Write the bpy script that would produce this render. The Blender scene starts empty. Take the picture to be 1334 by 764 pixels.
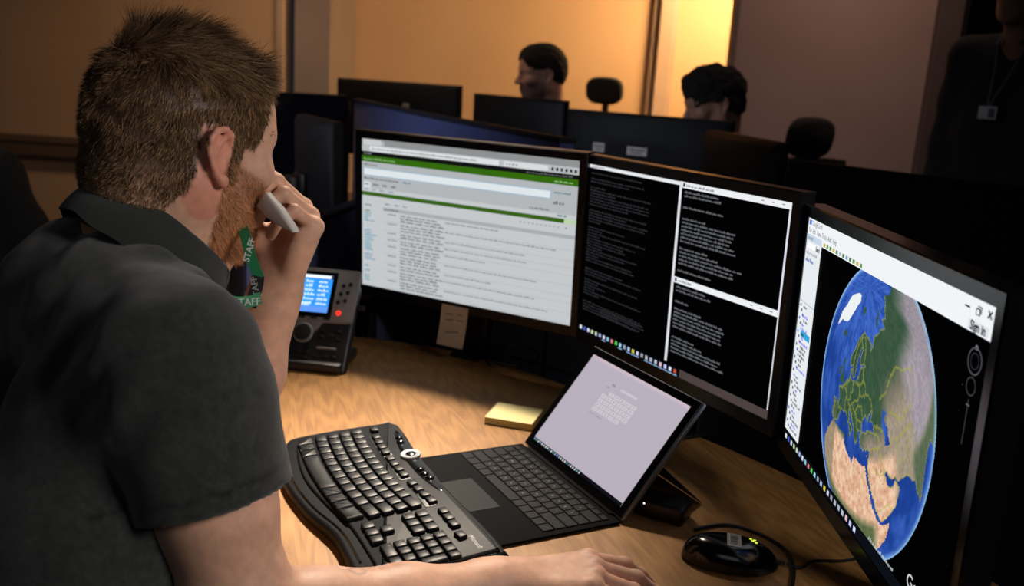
import bpy, bmesh, math, random
import numpy as np
from mathutils import Vector, Matrix
random.seed(7); RNG = np.random.default_rng(7)
SC = bpy.context.scene; COL = SC.collection
PI = math.pi
# ------------------------------------------------------------------ camera, world, light, exposure
FPX, PITCH, ROLL, CZ = 1192.8, .228, .0625, 1.32
cp, sp, cr, sr = math.cos(PITCH), math.sin(PITCH), math.cos(ROLL), math.sin(ROLL)
FW = np.array([0, cp, -sp]); DN = np.array([0, -sp, -cp]); RT = np.array([1., 0, 0])
R2 = cr*RT - sr*DN; D2 = sr*RT + cr*DN
def ray(x, y): return FW + R2*(x-667)/FPX + D2*(y-382)/FPX
def at(x, y, d): return np.array([0, 0, CZ]) + ray(x, y)*d            # a point d metres along the view axis
def onz(x, y, z): r = ray(x, y); return np.array([0, 0, CZ]) + r*((z-CZ)/r[2])
cd = bpy.data.cameras.new('camera'); cam = bpy.data.objects.new('camera', cd); COL.objects.link(cam)
cd.sensor_width = 36; cd.lens = FPX*36/1334
cam.matrix_world = Matrix(((R2[0], -D2[0], -FW[0], 0), (R2[1], -D2[1], -FW[1], 0), (R2[2], -D2[2], -FW[2], CZ), (0, 0, 0, 1)))
cd.clip_start = .05
cd.dof.use_dof = True; cd.dof.focus_distance = 1.08; cd.dof.aperture_fstop = 5.6
SC.camera = cam
SC.view_settings.view_transform = 'Standard'; SC.view_settings.look = 'None'
SC.view_settings.exposure = 0; SC.view_settings.gamma = 1; SC.view_settings.use_curve_mapping = False
wd = bpy.data.worlds.new('world'); SC.world = wd; wd.use_nodes = True
wd.node_tree.nodes['Background'].inputs[0].default_value = (.75, .8, 1, 1)
wd.node_tree.nodes['Background'].inputs[1].default_value = .012
def lamp(name, kind, loc, energy, color, size=.3, target=None, sy=None, spread=None):
    l = bpy.data.lights.new(name, kind); l.energy = energy; l.color = color
    if kind == 'AREA':
        l.size = size
        if sy: l.shape = 'RECTANGLE'; l.size_y = sy
        if spread: l.spread = spread
    else: l.shadow_soft_size = size
    o = bpy.data.objects.new(name, l); COL.objects.link(o); o.location = loc
    if target is not None: o.rotation_euler = (Vector(target)-Vector(loc)).to_track_quat('-Z', 'Y').to_euler()
    return o
lamp('corridor_lamp', 'AREA', (1.62, 5.35, 2.25), 60, (1, .62, .28), .5, (0.9, 6.0, 1.7))
lamp('corridor_glow', 'POINT', (1.45, 5.25, 2.1), 10, (1, .63, .28), .15)
lamp('desk_downlight', 'AREA', (-.14, 2.50, 2.62), 4.7, (1, .86, .70), .16, (-.24, 1.26, .73), spread=.48)
lamp('man_fill', 'AREA', (1.25, .10, 1.85), 4.6, (1, .93, .88), .5, (-.35, .95, 1.05), spread=1.6)  # added fill from the right for the man's arm, shirt and head
lamp('left_wall_fill', 'AREA', (-1.0, 4.1, 2.75), 15, (1, .66, .42), .5, (-1.2, 5.3, .8), spread=2.2)  # added warm fill to brighten the left wall and pillar
lamp('right_wall_fill', 'AREA', (1.45, 3.75, 2.75), 6, (1, .72, .6), .4, (1.5, 4.7, 1.0), spread=2.2)  # added fill, only there to brighten the plum wall
lamp('divider_fill', 'AREA', (-2.6, 1.6, 2.3), 1.9, (.80, .86, 1), .4, (-.3, 3.0, 1.0), spread=.7)  # added cool fill so the navy divider reads blue
lamp('ambient_fill', 'AREA', (0, -1.3, 2.7), 4, (.8, .86, 1), 1.5, (0, 1.5, 1))  # unseen fill added behind the camera to lift the ambient level

# ------------------------------------------------------------------ helpers
def lin(c):
    if isinstance(c, str): c = [int(c[i:i+2], 16)/255 for i in (0, 2, 4)]
    return tuple(((v/12.92) if v <= .04045 else ((v+.055)/1.055)**2.4) for v in c)
def mat(name, col, rough=.5, metal=0, spec=.5, bump=None, noise=None, coat=0, sss=0, sheen=0):
    """bump=(scale,strength); noise=(scale, second colour, detail)"""
    m = bpy.data.materials.new(name); m.use_nodes = True; nt = m.node_tree; b = nt.nodes['Principled BSDF']
    b.inputs['Base Color'].default_value = (*lin(col), 1); b.inputs['Roughness'].default_value = rough
    b.inputs['Metallic'].default_value = metal; b.inputs['Specular IOR Level'].default_value = spec
    b.inputs['Coat Weight'].default_value = coat; b.inputs['Sheen Weight'].default_value = sheen
    if sss:
        b.inputs['Subsurface Weight'].default_value = sss; b.inputs['Subsurface Radius'].default_value = (1, .3, .15)
        b.inputs['Subsurface Scale'].default_value = .008
    tc = nt.nodes.new('ShaderNodeTexCoord')
    if noise:
        n = nt.nodes.new('ShaderNodeTexNoise'); n.inputs['Scale'].default_value = noise[0]
        n.inputs['Detail'].default_value = noise[2] if len(noise) > 2 else 4
        r = nt.nodes.new('ShaderNodeValToRGB'); r.color_ramp.elements[0].position = .35; r.color_ramp.elements[1].position = .65
        r.color_ramp.elements[0].color = (*lin(col), 1); r.color_ramp.elements[1].color = (*lin(noise[1]), 1)
        nt.links.new(tc.outputs['Object'], n.inputs['Vector']); nt.links.new(n.outputs['Fac'], r.inputs['Fac'])
        nt.links.new(r.outputs['Color'], b.inputs['Base Color'])
    if bump:
        n = nt.nodes.new('ShaderNodeTexNoise'); n.inputs['Scale'].default_value = bump[0]; n.inputs['Detail'].default_value = 3
        bp = nt.nodes.new('ShaderNodeBump'); bp.inputs['Strength'].default_value = bump[1]; bp.inputs['Distance'].default_value = .002
        nt.links.new(tc.outputs['Object'], n.inputs['Vector']); nt.links.new(n.outputs['Fac'], bp.inputs['Height'])
        nt.links.new(bp.outputs['Normal'], b.inputs['Normal'])
    return m
def emit(name, strength=1.0):
    """a lit display: emits the picture stored in the mesh's colour attribute, under glass"""
    m = bpy.data.materials.new(name); m.use_nodes = True; nt = m.node_tree; b = nt.nodes['Principled BSDF']
    a = nt.nodes.new('ShaderNodeAttribute'); a.attribute_name = 'Col'
    b.inputs['Base Color'].default_value = (.001, .001, .0012, 1); b.inputs['Roughness'].default_value = .4
    b.inputs['Specular IOR Level'].default_value = .04; b.inputs['IOR'].default_value = 1.08
    nt.links.new(a.outputs['Color'], b.inputs['Emission Color']); b.inputs['Emission Strength'].default_value = strength
    return m
def vcol(name, rough=.5, sss=0, spec=.4, bump=None, noise=0, sheen=0):
    """surface whose colour is stored per vertex (skin, hair)"""
    m = mat(name, '808080', rough, spec=spec, bump=bump, sss=sss, sheen=sheen); nt = m.node_tree; b = nt.nodes['Principled BSDF']
    a = nt.nodes.new('ShaderNodeAttribute'); a.attribute_name = 'Col'
    if noise:
        tc = nt.nodes.new('ShaderNodeTexCoord'); n = nt.nodes.new('ShaderNodeTexNoise'); n.inputs['Scale'].default_value = 95; n.inputs['Detail'].default_value = 5
        mr = nt.nodes.new('ShaderNodeMapRange'); mr.inputs[1].default_value = .3; mr.inputs[2].default_value = .7; mr.inputs[3].default_value = 1-noise; mr.inputs[4].default_value = 1+noise*.6
        mx = nt.nodes.new('ShaderNodeVectorMath'); mx.operation = 'SCALE'
        nt.links.new(tc.outputs['Object'], n.inputs['Vector']); nt.links.new(n.outputs['Fac'], mr.inputs[0])
        nt.links.new(a.outputs['Color'], mx.inputs[0]); nt.links.new(mr.outputs[0], mx.inputs['Scale']); nt.links.new(mx.outputs[0], b.inputs['Base Color'])
    else: nt.links.new(a.outputs['Color'], b.inputs['Base Color'])
    return m
def tag(o, label=None, cat=None, group=None, kind=None):
    if label: o['label'] = label
    if cat: o['category'] = cat
    if group: o['group'] = group
    if kind: o['kind'] = kind
    return o
def empty(name, loc=(0, 0, 0), rz=0, **kw):
    o = bpy.data.objects.new(name, None); COL.objects.link(o); o.location = loc; o.rotation_euler = (0, 0, rz); o.empty_display_size = .05
    return tag(o, **kw)
def link_mesh(name, me, m=None, parent=None, smooth=True):
    o = bpy.data.objects.new(name, me); COL.objects.link(o)
    if m:
        for q in (m if isinstance(m, list) else [m]): me.materials.append(q)
    if parent is not None: o.parent = parent
    me.polygons.foreach_set('use_smooth', [smooth]*len(me.polygons))
    return o
def sharp(me, ang=35):
    """flat facets stay crisp, curved ones smooth"""
    bm = bmesh.new(); bm.from_mesh(me); c = math.radians(ang)
    for e in bm.edges:
        if len(e.link_faces) == 2 and e.calc_face_angle(0) > c: e.smooth = False
    bm.to_mesh(me); bm.free()
class MB:
    """collects shapes into ONE mesh"""
    def __init__(s): s.v = []; s.f = []; s.c = []; s.mi = []
    def add(s, vs, fs, M=None, col=None, mi=0):
        k = len(s.v)
        if M is not None: vs = [tuple(M @ Vector(v)) for v in vs]
        s.v += [tuple(v) for v in vs]; s.f += [tuple(i+k for i in f) for f in fs]; s.c += [col]*len(fs); s.mi += [mi]*len(fs)
        return s
    def box(s, c, d, M=None, r=0, seg=2, col=None, taper=None, mi=0):
        bm = bmesh.new(); bmesh.ops.create_cube(bm, size=1)
        for v in bm.verts:
            t = 1 if taper is None or v.co.z < 0 else taper
            v.co = Vector((v.co.x*d[0]*t, v.co.y*d[1]*t, v.co.z*d[2]))
        if r: bmesh.ops.bevel(bm, geom=bm.edges[:], offset=r, segments=seg, affect='EDGES', profile=.5)
        bm.verts.ensure_lookup_table(); off = Vector(c)
        s.add([v.co+off for v in bm.verts], [[v.index for v in f.verts] for f in bm.faces], M, col, mi); bm.free(); return s
    def quad(s, a, b, c, d, col=None, M=None): return s.add([a, b, c, d], [(0, 1, 2, 3)], M, col)
    def prism(s, pts, z0, z1, M=None, inset=0, mi=0):
        """pts: outline; optional bevelled shoulder at the top"""
        n = len(pts); A = [(x, y, z0) for x, y in pts]; B = [(x, y, z1-inset) for x, y in pts]; vs = A+B; fs = []
        for i in range(n): j = (i+1) % n; fs.append((i, j, n+j, n+i))
        top = n
        if inset:
            P = np.array(pts); T = np.roll(P, -1, 0)-np.roll(P, 1, 0); T /= np.linalg.norm(T, axis=1)[:, None]+1e-9
            for q in (1, 2):
                a = q*PI/4; off = inset*(1-math.cos(a)); zz = z1-inset+inset*math.sin(a)
                I = P+np.stack([-T[:, 1], T[:, 0]], 1)*off; vs += [(x, y, zz) for x, y in I]
                for i in range(n): j = (i+1) % n; fs.append((top+i, top+j, top+n+j, top+n+i))
                top += n
        fs.append(tuple(range(top, top+n))); fs.append(tuple(reversed(range(n))))
        return s.add(vs, fs, M, mi=mi)
    def tube(s, P, r, n=10, M=None, caps=True, col=None):
        P = [np.array(p, float) for p in P]; m = len(P); rr = r if hasattr(r, '__len__') else [r]*m
        vs = []; fs = []; N = None
        for i in range(m):
            t = P[min(i+1, m-1)]-P[max(i-1, 0)]; t /= np.linalg.norm(t)+1e-12
            if N is None:
                N = np.cross(t, [0, 0, 1]); N = N if np.linalg.norm(N) > 1e-3 else np.cross(t, [1, 0, 0])
            N = N-t*(N@t); N /= np.linalg.norm(N); B = np.cross(t, N)
            vs += [tuple(P[i]+rr[i]*(math.cos(2*PI*k/n)*N+math.sin(2*PI*k/n)*B)) for k in range(n)]
        for i in range(m-1):
            for k in range(n): l = (k+1) % n; fs.append((i*n+k, i*n+l, (i+1)*n+l, (i+1)*n+k))
        if caps: fs += [tuple(reversed(range(n))), tuple(range((m-1)*n, m*n))]
        return s.add(vs, fs, M, col)
    def lathe(s, prof, n=24, M=None, mi=0):
        vs = []; fs = []; m = len(prof)
        for r, z in prof: vs += [(r*math.cos(2*PI*k/n), r*math.sin(2*PI*k/n), z) for k in range(n)]
        for i in range(m-1):
            for k in range(n): l = (k+1) % n; fs.append((i*n+k, i*n+l, (i+1)*n+l, (i+1)*n+k))
        fs += [tuple(reversed(range(n))), tuple(range((m-1)*n, m*n))]
        return s.add(vs, fs, M, mi=mi)
    def grid(s, nu, nv, fn, M=None, closeu=False, col=None):
        vs = [fn(i/(nu if closeu else nu-1), j/(nv-1)) for j in range(nv) for i in range(nu)]; fs = []
        for j in range(nv-1):
            for i in range(nu if closeu else nu-1): k = (i+1) % nu; fs.append((j*nu+i, j*nu+k, (j+1)*nu+k, (j+1)*nu+i))
        return s.add(vs, fs, M, col)
    def text(s, txt, size, M, col=None, align='LEFT', bold=0):
        c = bpy.data.curves.new('t', 'FONT'); c.body = txt; c.size = size; c.align_x = align; c.align_y = 'CENTER'; c.offset = bold; c.resolution_u = 3
        o = bpy.data.objects.new('t', c); COL.objects.link(o); bpy.context.view_layer.update()
        me = bpy.data.meshes.new_from_object(o.evaluated_get(bpy.context.evaluated_depsgraph_get()))
        s.add([v.co.copy() for v in me.vertices], [list(p.vertices) for p in me.polygons], M, col)
        bpy.data.objects.remove(o); bpy.data.curves.remove(c); bpy.data.meshes.remove(me); return s
    def build(s, name, m, parent=None, smooth=True, ang=35):
        me = bpy.data.meshes.new(name); me.from_pydata(s.v, [], s.f); me.update()
        if any(c is not None for c in s.c):
            a = me.color_attributes.new('Col', 'FLOAT_COLOR', 'CORNER'); buf = []
            for f, c in zip(s.f, s.c): buf += ([*lin(c or '000000'), 1])*len(f)
            a.data.foreach_set('color', buf)
        o = link_mesh(name, me, m, parent, smooth)
        if any(s.mi): me.polygons.foreach_set('material_index', s.mi)
        if smooth and ang: sharp(me, ang)
        return o
def frame(o, u, v, w): return Matrix(((u[0], v[0], w[0], o[0]), (u[1], v[1], w[1], o[1]), (u[2], v[2], w[2], o[2]), (0, 0, 0, 1)))
def TR(x, y, z): return Matrix.Translation((x, y, z))
def smooth_poly(P, n=8, closed=True):
    P = [np.array(p, float) for p in P]; m = len(P); out = []
    for i in range(m if closed else m-1):
        g = (lambda k: P[k % m]) if closed else (lambda k: P[min(max(k, 0), m-1)])
        a, b, c, d = g(i-1), g(i), g(i+1), g(i+2)
        for t in np.arange(n)/n:
            out.append(.5*((2*b)+(c-a)*t+(2*a-5*b+4*c-d)*t*t+(3*b-3*c+d-a)*t**3))
    if not closed: out.append(P[-1])
    return out
def copy_tree(o, parent=None):
    c = o.copy(); COL.objects.link(c)
    if parent is not None: c.parent = parent
    for ch in list(o.children): copy_tree(ch, c)
    return c

BLACKP = mat('black_plastic', '0b0b0c', .42, bump=(900, .05))
GLOSSB = mat('gloss_black_plastic', '08080a', .16, spec=.6)
BEZEL = mat('bezel_plastic', '0c0d12', .4, spec=.3)
SATIN = mat('satin_black_plastic', '0c0d11', .5, spec=.16)
KEYM = mat('keycap_plastic', '0a0b0d', .42, spec=.24)
METAL = mat('dark_metal', '2a2a2c', .4, metal=.8)
SCREEN = emit('display_light', 1.0)
# ------------------------------------------------------------------ room shell
WALLW = mat('painted_wall', 'c9a987', .85, bump=(60, .1), noise=(1.3, 'c2a17f'))
WALLD = mat('plum_wall', 'a58a80', .85, bump=(60, .1), noise=(1.5, '9e8378'))
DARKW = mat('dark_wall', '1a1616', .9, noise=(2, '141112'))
TRIMM = mat('painted_trim', 'b49d8c', .5, noise=(4, 'aa9280'))
def struct(name, boxes, m):
    b = MB()
    for c, d in boxes: b.box(c, d, r=.003, seg=1)
    return tag(b.build(name, m), kind='structure')
def bx(x0, x1, y0, y1, z0, z1): return ((x0+x1)/2, (y0+y1)/2, (z0+z1)/2), (x1-x0, y1-y0, z1-z0)
CARPET = mat('carpet', '1d1c20', .95, bump=(400, .4), noise=(90, '141418'))
struct('floor', [bx(-5, 4.5, -2, 6.3, -.05, 0)], CARPET)
struct('ceiling', [bx(-5, 4.5, -2, 6.3, 2.8, 2.85)], mat('ceiling_paint', '4a4744', .9, noise=(3, '444140')))
struct('wall_back', [bx(-1.45, 1.97, 6.2, 6.3, 0, 2.8)], WALLW)
struct('wall_left', [bx(-5, -1.42, 5.5, 5.6, 0, 2.8), bx(-5, -4.9, -2, 5.5, 0, 2.8)], WALLW)
struct('wall_right', [bx(.995, 1.945, 4.6, 4.66, 0, 2.8), bx(1.87, 1.945, 4.66, 6.2, 0, 2.8)], WALLD)  # second box: unseen return wall added to keep passage light off the doorway
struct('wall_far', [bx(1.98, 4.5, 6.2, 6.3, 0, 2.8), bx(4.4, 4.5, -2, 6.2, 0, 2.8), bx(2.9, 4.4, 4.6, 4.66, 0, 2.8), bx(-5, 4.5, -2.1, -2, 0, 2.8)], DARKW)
struct('wall_pillar', [bx(-1.335, -1.13, 5.42, 6.2, 0, 2.8)], mat('pillar_paint', '8d8078', .8, noise=(3, '857870')))
struct('trim_1', [bx(-1.425, -1.385, 5.36, 5.52, 0, 2.8)], TRIMM)
struct('trim_2', [bx(.84, .93, 6.12, 6.22, 0, 2.8), bx(.80, .84, 6.16, 6.22, 0, 2.8), bx(.93, .96, 6.16, 6.22, 0, 2.8)], TRIMM)
struct('trim_3', [bx(.985, 1.005, 4.58, 4.68, 0, 2.8)], mat('corner_bead', '6f5f55', .6))
struct('trim_4', [bx(1.945, 2.06, 4.56, 4.70, 0, 2.8)], mat('dark_door_casing', '5d4c48', .6, noise=(4, '554541')))
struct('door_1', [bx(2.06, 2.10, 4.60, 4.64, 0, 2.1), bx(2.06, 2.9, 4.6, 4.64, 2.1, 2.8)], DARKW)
b = MB(); b.box((-3.25, 5.47, .76), (3.6, .06, .14), r=.006); b.box((-3.25, 5.435, .80), (3.6, .02, .012), r=.003); b.box((-3.25, 5.435, .72), (3.6, .02, .012), r=.003)
tag(b.build('trim_5', mat('dado_trunking', '5a4a3c', .6)), kind='structure')
# a pendant lamp in the lit passage (hidden behind the right wall)
t = empty('wall_lamp', (1.84, 5.5, 2.3), label='warm wall lamp glowing in the passage behind the plum wall', cat='lamp')
MB().box((0, 0, 0), (.05, .12, .2), r=.01).build('bracket', METAL, t)
LG = bpy.data.materials.new('lamp_glass'); LG.use_nodes = True; LG.node_tree.nodes['Principled BSDF'].inputs['Emission Color'].default_value = (1, .55, .2, 1); LG.node_tree.nodes['Principled BSDF'].inputs['Emission Strength'].default_value = 3
MB().box((-.06, 0, 0), (.07, .1, .18), r=.02, seg=3).build('lamp_shade', LG, t)

# ------------------------------------------------------------------ navy desk dividers
def fabric(name, c1, c2, sc=700):
    return mat(name, c1, .9, bump=(sc, .35), noise=(sc, c2, 2), sheen=.1)
DZ = .7284
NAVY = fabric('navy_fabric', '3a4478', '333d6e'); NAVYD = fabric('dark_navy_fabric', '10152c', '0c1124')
RAIL = mat('divider_rail', '1a1c28', .8, spec=.2)
def panel(name, pts, z0, z1, m, label, th=.035, rail=True, group=None):
    c = np.mean(np.array(pts), 0); t = empty(name, (c[0], c[1], 0), label=label, cat='desk divider', group=group)
    P = [np.array([p[0]-c[0], p[1]-c[1]]) for p in pts]; N = []
    for i in range(len(P)):
        d = P[min(i+1, len(P)-1)]-P[max(i-1, 0)]; d /= np.linalg.norm(d); N.append(np.array([-d[1], d[0]]))
    out = [tuple(p+n*th/2) for p, n in zip(P, N)]+[tuple(p-n*th/2) for p, n in reversed(list(zip(P, N)))]
    if sum(out[i][0]*out[(i+1) % len(out)][1]-out[(i+1) % len(out)][0]*out[i][1] for i in range(len(out))) < 0: out = out[::-1]
    MB().prism(out, z0, z1-.012 if rail else z1).build('panel', m, t)
    if rail:
        o2 = [tuple(p+n*(th/2+.003)) for p, n in zip(P, N)]+[tuple(p-n*(th/2+.003)) for p, n in reversed(list(zip(P, N)))]
        if sum(o2[i][0]*o2[(i+1) % len(o2)][1]-o2[(i+1) % len(o2)][0]*o2[i][1] for i in range(len(o2))) < 0: o2 = o2[::-1]
        MB().prism(o2, z1-.012, z1, inset=.004).build('top_rail', RAIL, t)
    for e in (P[0], P[-1]): MB().box((e[0], e[1], z1/2-.01), (.03, .03, z1-.03), r=.004).build('post', RAIL, t)
    return t
panel('desk_divider', [(-.70, 3.95), (-.30, 2.92), (.10, 2.02)], 0.04, 1.205, NAVY, 'navy fabric desk divider running back from behind the green web page monitor')
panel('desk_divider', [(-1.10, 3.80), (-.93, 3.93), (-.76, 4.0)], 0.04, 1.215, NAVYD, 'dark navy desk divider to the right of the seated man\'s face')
panel('desk_divider', [(-.535, 1.74), (-.49, 2.1), (-.43, 2.55)], DZ+.001, .975, NAVY, 'low navy divider standing behind the desk phone')
rear = smooth_poly([(-.44, 2.62), (-.18, 2.22), (.16, 1.98), (.46, 1.70), (.66, 1.36), (.82, .95), (.84, .45)], 5, False)
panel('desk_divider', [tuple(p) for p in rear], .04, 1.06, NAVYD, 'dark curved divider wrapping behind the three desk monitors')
# ------------------------------------------------------------------ desk
def wood():
    m = bpy.data.materials.new('oak_desk_laminate'); m.use_nodes = True; nt = m.node_tree; b = nt.nodes['Principled BSDF']
    tc = nt.nodes.new('ShaderNodeTexCoord'); mp = nt.nodes.new('ShaderNodeMapping'); mp.inputs['Rotation'].default_value = (0, 0, 1.28); ms = nt.nodes.new('ShaderNodeMapping'); ms.inputs['Scale'].default_value = (2.0, 26, 1); nt.links.new(mp.outputs[0], ms.inputs[0])
    n = nt.nodes.new('ShaderNodeTexNoise'); n.inputs['Scale'].default_value = 3.2; n.inputs['Detail'].default_value = 9; n.inputs['Roughness'].default_value = .68; n.inputs['Distortion'].default_value = 1.4
    w = nt.nodes.new('ShaderNodeTexWave'); w.inputs['Scale'].default_value = 1.5; w.inputs['Distortion'].default_value = 16; w.inputs['Detail'].default_value = 3; w.inputs['Detail Scale'].default_value = .8
    r = nt.nodes.new('ShaderNodeValToRGB'); e = r.color_ramp.elements; e[0].position = .3; e[0].color = (*lin('835c34'), 1); e[1].position = .72; e[1].color = (*lin('a57a48'), 1)
    x = e.new(.5); x.color = (*lin('966c3e'), 1)
    mx = nt.nodes.new('ShaderNodeMix'); mx.inputs[0].default_value = .22
    nt.links.new(tc.outputs['Object'], mp.inputs[0]); nt.links.new(ms.outputs[0], n.inputs[0]); nt.links.new(ms.outputs[0], w.inputs[0])
    nt.links.new(n.outputs['Fac'], mx.inputs[2]); nt.links.new(w.outputs['Fac'], mx.inputs[3]); nt.links.new(mx.outputs[0], r.inputs[0]); nt.links.new(r.outputs[0], b.inputs['Base Color'])
    b.inputs['Roughness'].default_value = .42; b.inputs['Specular IOR Level'].default_value = .35
    return m
WOOD = wood()
def ccw(P):
    P = [tuple(p) for p in P]; n = len(P)
    return P if sum(P[i][0]*P[(i+1) % n][1]-P[(i+1) % n][0]*P[i][1] for i in range(n)) > 0 else P[::-1]
back = smooth_poly([(-.86, 1.86), (-.60, 2.0), (-.338, 2.006), (-.105, 1.935), (.109, 1.767), (.30, 1.57), (.50, 1.32), (.68, .98), (.74, .60)], 6, False)
front = smooth_poly([(.74, .42), (.35, .42), (.05, .56), (-.19, .76), (-.40, .97), (-.58, 1.17), (-.86, 1.40)], 6, False)
desk_out = ccw(list(back)+list(front))
t = empty('corner_desk', (0, 0, 0), label='oak laminate corner desk with a curved rear edge carrying the monitors', cat='desk')
MB().prism(desk_out, DZ-.025, DZ).build('desktop', WOOD, t)
eb = MB(); P = np.array(desk_out); Tn = np.roll(P, -1, 0)-np.roll(P, 1, 0); Tn /= np.linalg.norm(Tn, axis=1)[:, None]; Nn = np.stack([Tn[:, 1], -Tn[:, 0]], 1)
n = len(P); ring = []
for off, z in ((0, DZ+.0004), (.0025, DZ-.001), (.0025, DZ-.026), (0, DZ-.0265)): ring += [(*(P[i]+Nn[i]*off), z) for i in range(n)]
eb.add(ring, [(k*n+(i+1) % n, k*n+i, (k+1)*n+i, (k+1)*n+(i+1) % n) for k in range(3) for i in range(n)])
eb.build('edge_strip', mat('edge_banding', '8a7760', .4), t)
for x, y in ((-.78, 1.76), (.66, .52), (.42, 1.30), (-.74, 1.40)):
    MB().box((x, y, (DZ-.025)/2), (.05, .05, DZ-.025), r=.006).build('leg', METAL, t)

# ------------------------------------------------------------------ screen content
W, HH = .518, .32375
class Scr:
    """picture elements in metres on a display: u right, v down from the top-left corner, as fractions"""
    def __init__(s, M, W, H): s.M, s.W, s.H, s.k, s.b = M, W, H, 0, MB()      # M: local frame, origin at top-left, x right, y up, z out
    def q(s, u0, v0, u1, v1, col, lay=1):
        z = .00025*lay; W, H = s.W, s.H
        s.b.quad((u0*W, -v1*H, z), (u1*W, -v1*H, z), (u1*W, -v0*H, z), (u0*W, -v0*H, z), col, s.M)
    def t(s, txt, u, v, size, col, lay=3, sx=1, bold=0, align='LEFT'):
        s.b.text(txt, size, s.M @ TR(u*s.W, -v*s.H, .00025*lay) @ Matrix.Diagonal((sx, 1, 1, 1)), col, align, bold)
    def words(s, u0, v, u1, h, col, lay=3, lo=.006, hi=.022, gap=.0035, fill=1):
        u = u0
        while u < u1:
            w = random.uniform(lo, hi)
            if u+w > u1: break
            # letter-like ticks rather than a solid bar
            k = max(2, int(w*s.W/(h*s.H*.62)))
            for i in range(k):
                a = u+w*i/k; hh = h*random.choice((.62, .62, 1, .8)); s.q(a, v+h/2-hh, a+w/k*.72, v+h/2, col, lay)
            u += w+gap
    def ring(s, u, v, r, th, col, lay=3, n=40):
        c = (u*s.W, -v*s.H); z = .00025*lay
        for i in range(n):
            a, b2 = 2*PI*i/n, 2*PI*(i+1)/n
            s.b.quad(*[(c[0]+q*math.cos(x), c[1]+q*math.sin(x), z) for q, x in ((r-th, a), (r, a), (r, b2), (r-th, b2))], col, s.M)
def S_(L, W, H): return Scr(L @ TR(-W/2, H/2, .0004), W, H)
def monitor(name, pos, yaw, tilt, label, W=W, H=HH, bez=.017, detail=True, base_z=DZ, group=None, arm=False):
    """origin at the base on the desk; display centre at pos"""
    u = np.array([math.cos(yaw), math.sin(yaw), 0]); v = np.array([-math.sin(yaw), math.cos(yaw), 0]); w = np.array([0, 0, 1.])*math.cos(tilt)+v*math.sin(tilt); nrm = np.cross(u, w)
    root = empty(name, (pos[0]+v[0]*.09, pos[1]+v[1]*.09, base_z), label=label, cat='monitor', group=group)
    L = TR(*(-np.array(root.location))) @ frame(pos, u, w, nrm)      # x right, y up, z towards the viewer
    b = MB(); bot = bez+.004
    # front bezel: four bars with a small lip; the body behind tapers to the back
    o = [(-W/2-bez, -H/2-bot), (W/2+bez, -H/2-bot), (W/2+bez, H/2+bez), (-W/2-bez, H/2+bez)]; i = [(-W/2, -H/2), (W/2, -H/2), (W/2, H/2), (-W/2, H/2)]
    lay = [([(x, y, .0) for x, y in i]), ([(x, y, .0035) for x, y in i]), [(x+(.002 if x < 0 else -.002), y+(.002 if y < 0 else -.002), .005) for x, y in o], [(x, y, .003) for x, y in o], [(x, y, -.022) for x, y in o],
           [(x*.93, y*.9, -.034) for x, y in o], [(x*.55, y*.62, -.052) for x, y in o], [(x*.35, y*.4, -.056) for x, y in o]]
    vs = sum(lay, []); fs = [(k*4+j, k*4+(j+1) % 4, k*4+4+(j+1) % 4, k*4+4+j) for k in range(7) for j in range(4)]+[(28, 29, 30, 31), (3, 2, 1, 0)]
    fs = [f[::-1] if k < 28 else f for k, f in enumerate(fs)]
    b.add(vs, fs, L); cs = b.build('casing', BEZEL, root)
    bm = bmesh.new(); bm.from_mesh(cs.data); bmesh.ops.recalc_face_normals(bm, faces=bm.faces); bm.to_mesh(cs.data); bm.free()
    s = MB(); h = pos[2]-base_z
    s.box((0, -.05, -.066), (.07, .12, .02), L, r=.004)
    R = frame((0, 0, 0), u, v, (0, 0, 1))
    s.box((0, 0, h*.5), (.055, .03, h), R, r=.006); s.build('stand', BLACKP, root)
    if arm: MB().box((0, -.015, .004), (.07, .09, .008), R, r=.003).build('clamp', METAL, root); return root, S_(L, W, H), L, cs
    MB().box((0, .02, .007), (.22, .15, .014), R, r=.006, seg=3).build('base', BLACKP, root)
    S = Scr(L @ TR(-W/2, H/2, .0004), W, H)
    return root, S, L, cs
MON = [(-.1108, 1.8606, 1.0193, -.5054, -.0401), (.2602, 1.506, 1.0159, -1.0557, -.0167), (.4055, .9954, 1.0005, -1.5739, -.0188)]
# ---- monitor with the green web page
r1, S, L1, c1 = monitor('monitor', MON[0][:3], MON[0][3], MON[0][4], 'black monitor behind the desk phone showing a web page with green header bars', arm=True)
S.q(0, 0, 1, 1, 'c4c8ca', 1)
S.q(0, 0, 1, .042, '8f9192', 2); S.q(.005, .006, .10, .042, 'c8cacb', 3); S.q(.10, .012, .115, .042, 'b2b4b5', 3)
S.q(0, .042, 1, .085, 'b9bcbd', 2); S.q(.04, .048, .66, .08, 'dde0e1', 3); S.q(.68, .048, .87, .08, 'd8dbdc', 3)
S.words(.05, .064, .60, .012, '8a8d8e', 4, .01, .05); S.words(.69, .064, .75, .012, '8a8d8e', 4)
for k in range(6): S.q(.885+k*.019, .055, .895+k*.019, .074, '2c2e30', 4)
S.q(0, .085, 1, .112, '121412', 2); S.words(.01, .098, .05, .010, '8a8d8e', 3); S.words(.78, .100, .98, .010, '6b6e6f', 3)
S.q(0, .112, 1, .152, '34690e', 2); S.words(.01, .132, .17, .012, '8fbf7c', 3); S.words(.9, .134, .99, .012, '8fbf7c', 3)
S.q(0, .152, 1, .325, 'b2b6b9', 2); S.words(.01, .17, .08, .014, '5a6064', 3)
S.q(.008, .192, .888, .243, '8fb6cf', 3); S.q(.011, .196, .885, .239, 'dfe6ea', 4)
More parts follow.
